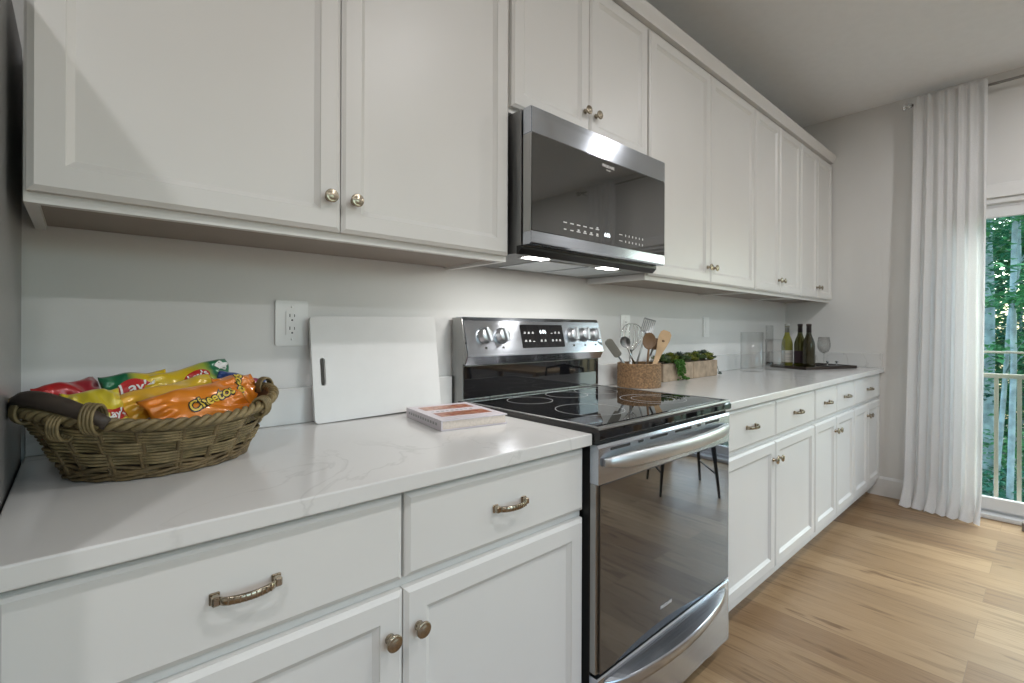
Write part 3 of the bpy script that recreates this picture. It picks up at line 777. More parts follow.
for ph in (0, 2*PI/3, 4*PI/3):
    pts = []
    for k in range(nr):
        th_ = 2*PI*k/nr; c = wallpt(th_, 1.0, .002); a = th_*tw+ph
        nrm = Vector((c.x, c.y, 0)).normalized(); pts.append(c+nrm*math.cos(a)*.0062+Vector((0, 0, 1))*(math.sin(a)*.0062+.001))
    tube(b, pts, .0054, 7, closed=True)
obj('rope_rim', b, M['wicker_l'], t, world=False)
def handle(c0, span, lift, nm='handle', off=.004, rk=1.):
    b = bm_new(); pts = []; rr = []
    for k in range(21):
        u = -1+2*k/20; th_ = c0+span*u; c = wallpt(th_, 1.0, .004)
        pts.append(c+Vector((0, 0, off+lift*(1-abs(u)**2.2)))); rr.append((.0105+.004*(1-u*u))*rk)
    tube(b, pts, rr, 12); return obj(nm, b, M['handle_brown'], t, world=False)
def wrap(th_, nm='rattan_wrap', dz=.004, rad=.0185):
    b = bm_new(); c = wallpt(th_, 1.0, .003)+Vector((0, 0, dz)); tg = (wallpt(th_+.02, 1.0)-wallpt(th_-.02, 1.0)).normalized()
    nrm = Vector((c.x, c.y, 0)).normalized(); up = Vector((0, 0, 1))
    for q in range(4):
        cc = c+tg*(q-1.5)*.0052
        tube(b, [cc+(nrm*math.cos(a)*rad*.85+up*math.sin(a)*rad*1.15) for a in [2*PI*k/18 for k in range(18)]], .0029, 6, closed=True)
    return obj(nm, b, M['wicker_l'], t, world=False)
handle(math.radians(201), .54, .026, off=.001); handle(0.05, .40, .0, off=.000, rk=.8)
for a, dz, rd in ((math.radians(226), .008, .021), (math.radians(212), -.012, .018), (math.radians(170), .006, .016), (math.radians(186), .002, .016), (5.35, -.002, .017), (.02, .002, .018)): wrap(a, dz=dz, rad=rd)

# chip bags --------------------------------------------------------
def bagmat(name, stops, rough=.28):
    m, tt, p = new_mat(name); uv = N(tt, 'ShaderNodeUVMap'); sp = N(tt, 'ShaderNodeSeparateXYZ')
    tt.links.new(uv.outputs[0], sp.inputs[0]); n = N(tt, 'ShaderNodeTexNoise'); n.inputs['Scale'].default_value = 5
    tt.links.new(uv.outputs[0], n.inputs['Vector'])
    ad = N(tt, 'ShaderNodeMath', operation='MULTIPLY_ADD'); ad.inputs[1].default_value = .12
    tt.links.new(n.outputs['Fac'], ad.inputs[0]); tt.links.new(sp.outputs[0], ad.inputs[2])
    r = ramp(tt, stops); tt.links.new(ad.outputs[0], r.inputs[0]); tt.links.new(r.outputs[0], p.inputs['Base Color'])
    p.inputs['Roughness'].default_value = rough; p.inputs['Coat Weight'].default_value = .6; p.inputs['Coat Roughness'].default_value = .15
    p.inputs['Metallic'].default_value = .1
    return m
GRN = (.012, .16, .07); YEL = (.72, .50, .02); GLD = (.80, .42, .03); ORG = (.80, .22, .015); RED = (.42, .015, .02)
M['bag_green'] = bagmat('green_bag_foil', [(0, GRN), (.42, GRN), (.55, (.45, .45, .05)), (.7, YEL), (1, YEL)])
M['bag_green2'] = bagmat('yellow_green_bag_foil', [(0, YEL), (.55, YEL), (.78, (.3, .4, .05)), (.84, GRN), (1, GRN)])
M['bag_yellow'] = bagmat('yellow_bag_foil', [(0, (.62, .50, .03)), (1, (.70, .56, .04))])
M['bag_gold'] = bagmat('golden_bag_foil', [(0, GLD), (.6, (.85, .50, .05)), (1, YEL)])
M['bag_orange'] = bagmat('orange_bag_foil', [(0, ORG), (.5, (.85, .27, .02)), (1, ORG)])
M['bag_red'] = bagmat('red_bag_foil', [(0, (.5, .02, .02)), (.5, RED), (1, (.25, .03, .05))])
M['bag_blue'] = bagmat('blue_bag_foil', [(0, (.03, .08, .28)), (.45, (.03, .08, .28)), (.52, (.6, .6, .6)), (.75, (.55, .04, .03)), (1, (.03, .08, .28))])
M['logo_red'] = mat('logo_red', (.50, .02, .02), .35); M['logo_white'] = mat('logo_white', (.8, .8, .78), .35)
M['logo_black'] = mat('logo_black', (.02, .02, .02), .35); M['logo_yellow'] = mat('logo_yellow', (.85, .62, .08), .35)
M['logo_purple'] = mat('logo_maroon', (.25, .02, .06), .35)
BAGN = []
def bag(L, R, h, m, label, thick=.024, lean=.75, seed=0, marks=(), roll=0.):
    L = Vector(L); R = Vector(R); c = (L+R)/2; u = (R-L).normalized(); w = (R-L).length
    v = Vector((0, lean, 1)); v = (v-v.dot(u)*u).normalized(); nrm = u.cross(v)
    r_ = random.Random(seed); ph = [r_.uniform(0, 6.28) for _ in range(8)]
    def P(s, q, side=1, off=0.):      # s,q in -1..1
        env = max(0, 1-abs(s)**3.2)**.75*max(0, 1-abs(q)**2.4)**.6
        d = thick*env
        wr = .0030*math.sin(9*s+ph[0]+3*q)*env+.0022*math.sin(14*s-8*q+ph[1])*abs(s)**1.5+.0018*math.sin(6*q+ph[2]+5*s)
        wr += .0040*math.exp(-((abs(s)-.78)/.14)**2)*math.sin(17*q+ph[3])*(1-abs(q)**4)
        wr -= .004*math.exp(-((q-.55*math.sin(2.2*s+ph[4]))/.10)**2)*env
        qq = q*(1-.05*(1-abs(s)**4)*0+.04*math.sin(5*s+ph[5]))
        ss = s*(1-.06*math.cos(PI*q)*.5)
        return (c-v*(h*.5)*0)+u*(w/2*ss)+v*(h/2*qq)+nrm*(side*(d+wr*side)+off*side)
    NX, NY = 44, 30; b = bm_new(); uvl = b.loops.layers.uv.new('UVMap')
    g = {}
    for side in (1, -1):
        for i in range(NX+1):
            for j in range(NY+1):
                s = -1+2*i/NX; q = -1+2*j/NY
                if side == -1 and (i in (0, NX) or j in (0, NY)): g[(side, i, j)] = g[(1, i, j)]; continue
                g[(side, i, j)] = b.verts.new(P(s, q, side))
    for side in (1, -1):
        for i in range(NX):
            for j in range(NY):
                idx = [(i, j), (i+1, j), (i+1, j+1), (i, j+1)]
                if side < 0: idx = idx[::-1]
                try: f = b.faces.new([g[(side, a, d)] for a, d in idx])
                except ValueError: continue
                f.smooth = True
                for lp, (a, d) in zip(f.loops, idx): lp[uvl].uv = (a/NX, d/NY)
    t = thing('chip_bag', label, 'snack bag', tuple(c-Vector((0, 0, h*.4))))
    body = obj('pouch', b, m, t, recalc=False)
    for kind, s0, q0, size, txt, ang, mm in marks:
        if kind == 'oval':
            bb = bm_new(); vs = [bb.verts.new((0, 0, 0))]; prev = None
            for rr_ in (.35, .7, 1.): 
                ringv = [bb.verts.new((size*rr_*math.cos(2*PI*k/28), size*txt*rr_*math.sin(2*PI*k/28), 0)) for k in range(28)]
                for k in range(28):
                    if prev is None: bb.faces.new((vs[0], ringv[k], ringv[(k+1) % 28]))
                    else: bb.faces.new((prev[k], ringv[k], ringv[(k+1) % 28], prev[(k+1) % 28]))
                prev = ringv
            off = .0010
        elif kind == 'blob':
            bb = bm_new(); vs = [bb.verts.new((0, 0, 0))]; ringv = [bb.verts.new((size*(1+.3*math.sin(3*a+ph[6]))*math.cos(a), size*.7*(1+.25*math.sin(4*a))*math.sin(a), 0)) for a in [2*PI*k/28 for k in range(28)]]
            for k in range(28): bb.faces.new((vs[0], ringv[k], ringv[(k+1) % 28]))
            bmesh.ops.subdivide_edges(bb, edges=bb.edges, cuts=2); off = .0012
        else:
            bold = {'text': .0006, 'bold': .0030}[kind]
            bb = text_bm(txt, size, bold, shear=.15); bmesh.ops.triangulate(bb, faces=bb.faces)
            bmesh.ops.subdivide_edges(bb, edges=[e for e in bb.edges if e.calc_length() > .006], cuts=2)
            off = .0020 if kind == 'text' else .0016
        ca, sa = math.cos(ang), math.sin(ang)
        for vtx in bb.verts:
            x, y = vtx.co.x*ca-vtx.co.y*sa, vtx.co.x*sa+vtx.co.y*ca
            s = max(-.99, min(.99, s0+x/(w/2))); q = max(-.99, min(.99, q0+y/(h/2)))
            vtx.co = P(s, q, 1, off)
        obj('logo' if kind in ('oval', 'blob') else 'lettering', bb, mm, t, recalc=False)
    return t
LR, LW, LB, LY, LP_ = M['logo_red'], M['logo_white'], M['logo_black'], M['logo_yellow'], M['logo_purple']
bag((-1.040, -.200, 1.026), (-.951, -.140, 1.036), .11, M['bag_red'], 'dark red chip bag at the back left of the basket', .022, seed=1)
bag((-1.040, -.245, 1.010), (-.985, -.250, 1.012), .06, M['bag_red'], 'bright red chip bag showing under the brown left handle', .016, seed=2)
bag((-1.008, -.268, 1.022), (-.925, -.245, 1.026), .105, M['bag_yellow'], 'yellow chip bag with small red logo beside the left handle', .022, .9, seed=3,
    marks=[('oval', .45, -.35, .026, .45, .15, LR), ('text', .45, -.35, .020, "Lay's", .15, LW)])
bag((-.955, -.160, 1.028), (-.842, -.125, 1.032), .12, M['bag_green'], 'green chip bag with red oval logo standing upright, centre back', .022, .35, seed=4,
    marks=[('oval', -.15, .38, .032, .62, .1, LR), ('text', -.12, .38, .034, "Lay's", .1, LW), ('blob', .72, .52, .016, None, 0, LW)])
bag((-.885, -.158, 1.030), (-.708, -.085, 1.066), .10, M['bag_green2'], 'yellow chip bag with green end, tilted at the back right', .016, .5, seed=5,
    marks=[('oval', .1, .35, .030, .50, .12, LR), ('text', .1, .35, .024, "Lay's", .12, LW), ('blob', .80, .62, .015, None, 0, LW)])
bag((-.932, -.262, 1.008), (-.750, -.168, 1.036), .11, M['bag_gold'], 'golden yellow chip bag lying across the middle of the basket', .017, .9, seed=6,
    marks=[('bold', -.50, -.45, .022, 'Lay\'s', .1, LW), ('text', -.50, -.45, .022, "Lay's", .1, LP_)])
bag((-.890, -.298, 1.008), (-.712, -.212, 1.034), .100, M['bag_orange'], 'long orange chip bag lying along the front of the basket', .018, .9, seed=7,
    marks=[('bold', .16, .02, .032, 'Cheetos', .16, LB), ('text', .16, .02, .032, 'Cheetos', .16, LY)])
bag((-.762, -.218, 1.028), (-.670, -.165, 1.030), .10, M['bag_orange'], 'small orange chip bag standing upright at the right', .014, .6, seed=8,
    marks=[('bold', -.20, .05, .030, 'Cheetos', 1.2, LB), ('text', -.20, .05, .030, 'Cheetos', 1.2, LY)])
bag((-.758, -.125, 1.045), (-.668, -.165, 1.018), .09, M['bag_blue'], 'blue, white and red chip bag at the right end of the basket', .011, .5, seed=9)

# ------------------------------------------------------------------ utensil basket and utensils
UC = Vector((.985, -.142, .9145)); UR, UH = .100, .112
t = thing('utensil_basket', 'round woven rattan basket holding cooking utensils', 'basket', tuple(UC))
b = bm_new(); rows = 17
for k in range(rows):
    z = .0035+k*(UH-.007)/(rows-1); n2 = 96
    pts = [Vector(((UR-.004+.0022*math.sin(a*30+PI*(k % 2)))*math.cos(a), (UR-.004+.0022*math.sin(a*30+PI*(k % 2)))*math.sin(a), z)) for a in [2*PI*i/n2 for i in range(n2)]]
    tube(b, pts, .0040, 6, closed=True)
obj('weave', b, M['rattan'], t, world=False)
b = bm_new(); lathe(b, [(0, .001), (UR-.006, .001), (UR-.006, UH-.002), (UR-.010, UH-.002), (UR-.010, .004), (0, .004)], 40); obj('liner', b, M['wood_d'], t, world=False)
def utensil(name, label, cat, base, tip, build):
    """base = foot inside the basket, tip = top of utensil (world); local z runs base->tip, local y faces the viewer side"""
    base = Vector(base); tip = Vector(tip); L = (tip-base).length
    zax = (tip-base).normalized(); view = Vector((-.84, -.54, 0)); yax = (view-view.dot(zax)*zax).normalized(); xax = yax.cross(zax)
    o = thing(name, label, cat, tuple(base), 0)
    o.rotation_euler = Matrix((xax, yax, zax)).transposed().to_euler()
    build(o, L); return o
def B(dx, dy): return (UC.x+dx, UC.y+dy, UC.z+.008)
def b_paddle(o, L):
    b = bm_new(); prism(b, rrect(-.019, .019, L-.125, L, .017, 6), 'y', -.0035, .0035, .0015); obj('blade', b, M['silicone'], o, world=False)
    b = bm_new(); tube(b, [(0, 0, .0), (0, 0, L-.12)], .006, 10); obj('shaft', b, M['steel_v'], o, world=False)
def bowl_bm(cz, rx, rz, dep, th_=.0016):
    b = bm_new(); n1, n2 = 8, 24; fr = []; bk = []
    for side, store in ((0, fr), (1, bk)):
        for i in range(n1+1):
            r_ = i/n1; row = []
            for k in range(n2):
                a = 2*PI*k/n2; row.append(b.verts.new((rx*r_*math.cos(a), -dep*(1-r_*r_)-side*th_, cz+rz*r_*math.sin(a))))
            store.append(row)
    for st in (fr, bk):
        for i in range(n1):
            for k in range(n2):
                f = b.faces.new((st[i][k], st[i][(k+1) % n2], st[i+1][(k+1) % n2], st[i+1][k])); f.smooth = True
    for k in range(n2): b.faces.new((fr[-1][k], fr[-1][(k+1) % n2], bk[-1][(k+1) % n2], bk[-1][k]))
    bmesh.ops.remove_doubles(b, verts=b.verts, dist=1e-6); return b
def b_ladle(mt, rx=.024, rz=.034, dep=.012, shaft=None):
    def f(o, L):
        obj('bowl', bowl_bm(L-rz, rx, rz, dep), mt, o, world=False)
        b = bm_new(); tube(b, [(0, 0, 0), (0, 0, L*.5), (0, -.002, L-2*rz+.004)], [.007, .0055, .0045], 8); obj('shaft', b, shaft or mt, o, world=False)
    return f
def b_whisk(o, L):
    b = bm_new()
    for k in range(7):
        a = PI*k/7; pts = []
        for i in range(25):
            u = PI*i/24; w_ = .033*math.sin(u)**.8*(1 if i <= 24 else -1); z = L-.125+.125*math.sin(u/1.0) if False else None
        for i in range(33):
            s = -1+2*i/32; z = L-.14*abs(s)**1.6*1.0; r_ = .036*math.sin(PI*abs(s)**.75)**.9 if abs(s) < 1 else 0
            r_ = .085*(1-abs(s)**3)*(abs(s)**.55); pts.append((math.copysign(r_, s)*math.cos(a), math.copysign(r_, s)*math.sin(a), z))
        tube(b, pts, .0011, 5)
    obj('wires', b, M['chrome'], o, world=False)
    b = bm_new(); tube(b, [(0, 0, 0), (0, 0, L-.13)], [.009, .007], 10); obj('shaft', b, M['steel_v'], o, world=False)
def b_turner(o, L):
    b = bm_new()
    box(b, -.030, .030, -.001, .001, L-.006, L); box(b, -.030, .030, -.001, .001, L-.082, L-.070)
    for k in range(7): x = -.0275+k*.0092; box(b, x-.0022, x+.0022, -.001, .001, L-.071, L-.005)
    obj('slotted_blade', b, M['satin'], o, world=False)
    b = bm_new(); tube(b, [(0, 0, 0), (0, 0, L-.11), (0, 0, L-.078)], [.006, .004, .005], 8); obj('shaft', b, M['steel_v'], o, world=False)
def b_woodhole(o, L):
    b = bm_new(); n1 = 24
    prof = [(.011, 0), (.011, L*.45), (.014, L*.58), (.024, L*.74), (.029, L*.86), (.027, L*.95), (.016, L*.995), (0, L)]
    pts = [(-x, z) for x, z in prof]+[(x, z) for x, z in prof[::-1][1:]]
    prism(b, pts, 'y', -.004, .004, .001); s = obj('spoon_body', b, M['wood_l'], o, world=False)
    b = bm_new(); lathe(b, [(0, .0046), (.007, .0046), (.007, .0040)], 14, (0, 0, L*.80), axis='y'); obj('hole', b, M['wood_d'], s, world=False)
utensil('spatula', 'grey-green paddle spatula leaning furthest left in the utensil basket', 'spatula', B(.050, .040), (.768, -.120, 1.137), b_paddle)
utensil('ladle', 'dark steel ladle second from the left in the utensil basket', 'ladle', B(.035, .0), (.866, -.135, 1.150), b_ladle(M['steel_dk'], .023, .030, .016, M['chrome']))
utensil('whisk', 'large steel balloon whisk at the middle of the utensil basket', 'whisk', B(.005, .055), (1.022, -.078, 1.212), b_whisk)
utensil('serving_spoon', 'brown wooden spoon in front of the whisk', 'spoon', B(-.01, -.045), (1.000, -.190, 1.170), b_ladle(M['wood_d'], .030, .040, .008, M['wood_d']))
utensil('slotted_turner', 'slotted steel turner standing tallest at the right of the utensil basket', 'turner', B(.02, .06), (1.170, -.085, 1.237), b_turner)
utensil('wooden_spoon', 'pale wooden spoon with a hole at the right of the utensil basket', 'spoon', B(-.035, -.065), (1.185, -.170, 1.176), b_woodhole)
utensil('steel_spoon', 'steel spoon with a brown bowl beneath the slotted turner', 'spoon', B(-.02, -.01), (1.130, -.150, 1.140), b_ladle(M['wood_d'], .026, .033, .010, M['steel_v']))
M_ss = M['steel']

# ------------------------------------------------------------------ succulent planter
t = thing('succulent_planter', 'long weathered wooden planter full of green succulents', 'planter', (1.52, -.08, .9145))
PX0, PX1, PY0, PY1, PZ = 1.225, 1.823, -.128, -.036, 1.006
b = bm_new()
for a, c in ((PX0, 1.538), (1.541, PX1)): box(b, a, c, PY0, PY0+.012, .9147, PZ, .0015)
box(b, PX0, PX1, PY1-.012, PY1, .9147, PZ, .0015); box(b, PX0, PX0+.012, PY0+.012, PY1-.012, .9147, PZ, .0015); box(b, PX1-.012, PX1, PY0+.012, PY1-.012, .9147, PZ, .0015)
obj('wooden_box', b, M['plank'], t)
obj('soil', box(bm_new(), PX0+.0125, PX1-.0125, PY0+.0125, PY1-.0125, .92, .992), M['soil'], t)
M['suc_a'] = mat('deep_green_succulent', (.055, .10, .025), .5, noise=.4, nscale=40)
M['suc_b'] = mat('yellow_green_succulent', (.17, .19, .025), .5, noise=.35, nscale=40)
M['suc_c'] = mat('grey_blue_succulent', (.09, .12, .10), .5, noise=.3, nscale=40)
M['suc_d'] = mat('pale_tipped_succulent', (.24, .26, .14), .5, noise=.3, nscale=40)
M['vine'] = mat('bead_vine_green', (.06, .17, .02), .5, noise=.35, nscale=60)
def rosette(c, r, n, m, rise=.6, wid=.3, seed=0, nm='succulent'):
    rr_ = random.Random(seed); b = bm_new(); c = Vector(c)
    for k in range(n):
        a = k*2.39996; f = (k+1)/n; el = min(1.45, (1-f)*1.2*rise+.42); L = r*(.45+.55*f)*rr_.uniform(.85, 1.1)
        d = Vector((math.cos(a)*math.cos(el), math.sin(a)*math.cos(el), math.sin(el))); s = Vector((-math.sin(a), math.cos(a), 0)); up = s.cross(d)*-1
        if up.z < 0: up = -up
        w_ = L*wid; pts = [c, c+d*L*.3+s*w_*.7, c+d*L*.65+s*w_, c+d*L+up*L*.12, c+d*L*.65-s*w_, c+d*L*.3-s*w_*.7]
        top_ = [b.verts.new(p) for p in pts]; mid = b.verts.new(c+d*L*.55-up*L*.10); mt = b.verts.new(c+d*L*.55+up*L*.05)
        for q in range(6): b.faces.new((top_[q], top_[(q+1) % 6], mt)); b.faces.new((top_[(q+1) % 6], top_[q], mid))
    return obj(nm, b, m, t, recalc=False)
rs = random.Random(11)
specs = []
for k in range(36):
    x = 1.255+k*.0158; mkey = ['suc_a', 'suc_d', 'suc_c', 'suc_a', 'suc_b', 'suc_d', 'suc_b', 'suc_a', 'suc_b', 'suc_b', 'suc_a', 'suc_b'][k % 12]
    y = [-.105, -.06, -.085][k % 3]; specs.append((x, y, mkey))
for k, (x, y, mk) in enumerate(specs):
    r_ = rs.uniform(.036, .050); z = 1.004+rs.uniform(0, .020)
    rosette((x, y, z), r_, 26 if k % 4 else 34, M[mk], rs.uniform(.7, 1.1), rs.choice([.18, .26, .32]), k)
for k in range(12):
    rosette((1.29+k*.046, -.075+.02*(k % 2), 1.026+rs.uniform(0, .014)), rs.uniform(.034, .044), 24, M[['suc_a', 'suc_c', 'suc_b'][k % 3]], 1.1, .22, 50+k)
rosette((1.845, -.095, 1.010), .030, 22, M['suc_c'], .9, .2, 77)
b = bm_new(); rv = random.Random(4)
def bead(bm, p, r_):
    vs = bmesh.ops.create_icosphere(bm, subdivisions=1, radius=r_)['verts']
    for v in vs: v.co = Vector((v.co.x*1.3, v.co.y*.9, v.co.z*.9)) @ Matrix.Rotation(rv.uniform(0, 3), 3, 'Z') + Vector(p)
for s in range(10):
    x0 = 1.318+s*.008+rv.uniform(-.006, .006); y0 = -.125; pts = []
    ln = rv.uniform(.06, .11)
    for q in range(12):
        u = q/11; pts.append(Vector((x0+rv.uniform(-.006, .006)+.034*u*u, y0-.014-.008*math.sin(u*3), 1.022+.010*math.sin(u*PI)-u*ln)))
    for p in pts:
        for _ in range(2): bead(b, (p.x+rv.uniform(-.006, .006), p.y+rv.uniform(-.007, .003), max(.9205, p.z+rv.uniform(-.004, .004))), rv.uniform(.0038, .0055))
for s in range(5):
    for q in range(16):
        u = q/15; p = Vector((1.365+u*.062+rv.uniform(-.005, .005), -.150-.008*math.sin(u*3)+rv.uniform(-.010, .008), .9215+max(0, .030*(1-u*2.2))+rv.uniform(0, .006)))
        bead(b, p, rv.uniform(.0038, .0055))
obj('trailing_vine', b, M['vine'], t, recalc=False)
b = bm_new()
tube(b, [(1.822, -.11, 1.0), (1.838, -.118, .975), (1.846, -.124, .94), (1.856, -.128, .925)], .0014, 5)
for q in range(14): bead(b, (1.856+rv.uniform(-.010, .016), -.128+rv.uniform(-.008, .008), .922+rv.uniform(0, .009)), .005)
obj('drooping_sprig', b, M['suc_c'], t, recalc=False)

# ------------------------------------------------------------------ vases, tray, bottles, goblets
def glass_vessel(name, label, cat, x, y, z, R, H, th_=.003, foot=.012, flare=0.):
    o = thing(name, label, cat, (x, y, z))
    b = bm_new(); lathe(b, [(0, 0), (R, 0), (R, foot), (R+flare, H), (R+flare-th_*.5, H+.0012), (R+flare-th_, H), (R-th_, foot), (0, foot)], 40)
    obj('vessel', b, M['glass'], o, world=False); return o
zc = .9145
v1 = glass_vessel('glass_vase', 'tall clear glass cylinder vase nearest the planter', 'vase', 2.262, -.150, zc, .068, .252, .004, .018)
b = bm_new()
rv = random.Random(9)
for k in range(26):
    a = rv.uniform(0, 2*PI); r_ = .060
    z = rv.uniform(.03, .20); tube(b, [(r_*math.cos(a), r_*math.sin(a), z), (r_*math.cos(a+.08), r_*math.sin(a+.08), z+rv.uniform(.01, .03))], .0012, 5)
obj('etched_pattern', b, M['glass'], v1, world=False)
v2 = glass_vessel('glass_vase', 'shorter clear glass vase with a heavy cut base beside the bottles', 'vase', 2.505, -.205, zc, .060, .205, .004, .03)
b = bm_new()
for k in range(16):
    a = 2*PI*k/16; bb = bm_new(); bmesh.ops.create_icosphere(bb, subdivisions=1, radius=.011)
    place(bb, Matrix.Translation((.050*math.cos(a), .050*math.sin(a), .042))); merge(b, bb)
obj('cut_glass_beads', b, M['glass'], v2, world=False)
v3 = glass_vessel('glass_vase', 'slim tall clear glass tube vase behind the shorter vase', 'vase', 2.800, -.062, zc, .026, .300, .003, .015)
# tray
TA = Vector((2.645, -.350)); TU = Vector((.455, -.178)).normalized(); TV = Vector((-TU.y, TU.x))
tr_ang = math.atan2(TU.y, TU.x); TL, TW = .50, .285
t = thing('serving_tray', 'dark brown rectangular wooden tray under the bottles', 'tray', tuple((TA+TU*TL/2+TV*TW/2).to_3d()+Vector((0, 0, zc))), tr_ang)
b = bm_new(); box(b, -TL/2, TL/2, -TW/2, TW/2, .0, .007, .002)
obj('tray_base', b, M['tray'], t, world=False)
b = bm_new()
for x0, x1, y0, y1 in ((-TL/2, TL/2, -TW/2, -TW/2+.008), (-TL/2, TL/2, TW/2-.008, TW/2), (-TL/2, -TL/2+.008, -TW/2+.008, TW/2-.008), (TL/2-.008, TL/2, -TW/2+.008, TW/2-.008)): box(b, x0, x1, y0, y1, .0072, .019, .002)
obj('tray_rim', b, M['tray'], t, world=False)
zt = zc+.0075
def bottle(x, y, m, label, cap, lab, H=.304, R=.037, lz=(.03, .115)):
    o = thing('wine_bottle', label, 'bottle', (x, y, zt))
    b = bm_new(); lathe(b, [(0, .006), (.024, .001), (R-.003, 0), (R, .004), (R, .160), (R-.002, .175), (R-.009, .198), (.019, .222), (.0150, .240), (.0140, .285), (.0155, .286), (.0155, .294), (.013, H), (0, H)], 36)
    obj('glass_body', b, m, o, world=False)
    b = bm_new(); lathe(b, [(.0162, .245), (.0150, .288), (.0165, .289), (.0165, H), (.0, H+.0008)], 24); obj('neck_capsule', b, cap, o, world=False)
    b = bm_new(); lathe(b, [(R+.0005, lz[0]), (R+.0005, lz[1])], 36)
    bmesh.ops.delete(b, geom=[f for f in b.faces if len(f.verts) > 4], context='FACES_ONLY'); obj('paper_label', b, lab, o, world=False)
    return o
bt = bottle(2.826, -.172, M['bot_yel'], 'pale green wine bottle with cream label, nearest the vases', M['capsule_w'], M['label_w'])
b = bm_new()
for k, z in enumerate((.050, .062, .085, .092)):
    for a in range(-4, 5):
        an = math.atan2(-.54, -.84)+a*.13; 
        merge(b, place(box(bm_new(), -.0018, .0018, -.0004, .0004, z, z+.003), Matrix.Translation((.0378*math.cos(an), .0378*math.sin(an), 0)) @ Matrix.Rotation(an+PI/2, 4, 'Z')))
obj('label_print', b, M['grey_ink'], bt, world=False)
bottle(2.808, -.262, M['bot_green'], 'olive green wine bottle with dark label, middle of the three', M['capsule'], M['label_d'])
bottle(2.748, -.335, M['bot_dark'], 'dark wine bottle closest to the counter front edge', M['capsule'], M['bot_dark'])
def goblet(x, y, label):
    o = thing('wine_glass', label, 'wine glass', (x, y, zt), 0, None)
    b = bm_new(); lathe(b, [(0, 0), (.034, .0), (.034, .0015), (.006, .005), (.0035, .02), (.0035, .088), (.008, .096), (.028, .112), (.039, .140), (.040, .165), (.033, .212), (.032, .212), (.0385, .165), (.0375, .141), (.027, .1135), (0, .099)], 32)
    obj('bowl_and_stem', b, M['glass'], o, world=False)
goblet(2.895, -.385, 'clear stemmed wine glass on the tray, left one of two'); goblet(2.985, -.360, 'clear stemmed wine glass on the tray, right one of two')
t = thing('slate_board', 'small black slate board at the right end of the tray', 'serving board', tuple((TA+TU*.40+TV*.12).to_3d()+Vector((0, 0, zt))), tr_ang)
obj('slate', box(bm_new(), -.085, .085, -.05, .05, .0, .007, .001), M['slate'], t, world=False)
def stopper(u, v, label):
    p = TA+TU*u+TV*v; o = thing('bottle_stopper', label, 'bottle stopper', (p.x, p.y, zt+.0072))
    b = bm_new(); lathe(b, [(0, 0), (.009, 0), (.009, .002), (.0035, .005), (.003, .020), (.010, .026), (.011, .031), (.006, .034), (0, .035)], 18); obj('stopper_body', b, M['chrome'], o, world=False)
stopper(.345, .105, 'small steel bottle stopper standing on slate, left one'); stopper(.425, .095, 'small steel bottle stopper standing on slate, right one')
o = thing('drinking_glass', 'small clear tumbler half hidden behind the dark bottle', 'glass', (2.860, -.315, zt))
b = bm_new(); lathe(b, [(0, 0), (.026, 0), (.032, .085), (.0305, .085), (.025, .006), (0, .006)], 28); obj('tumbler', b, M['glass'], o, world=False)

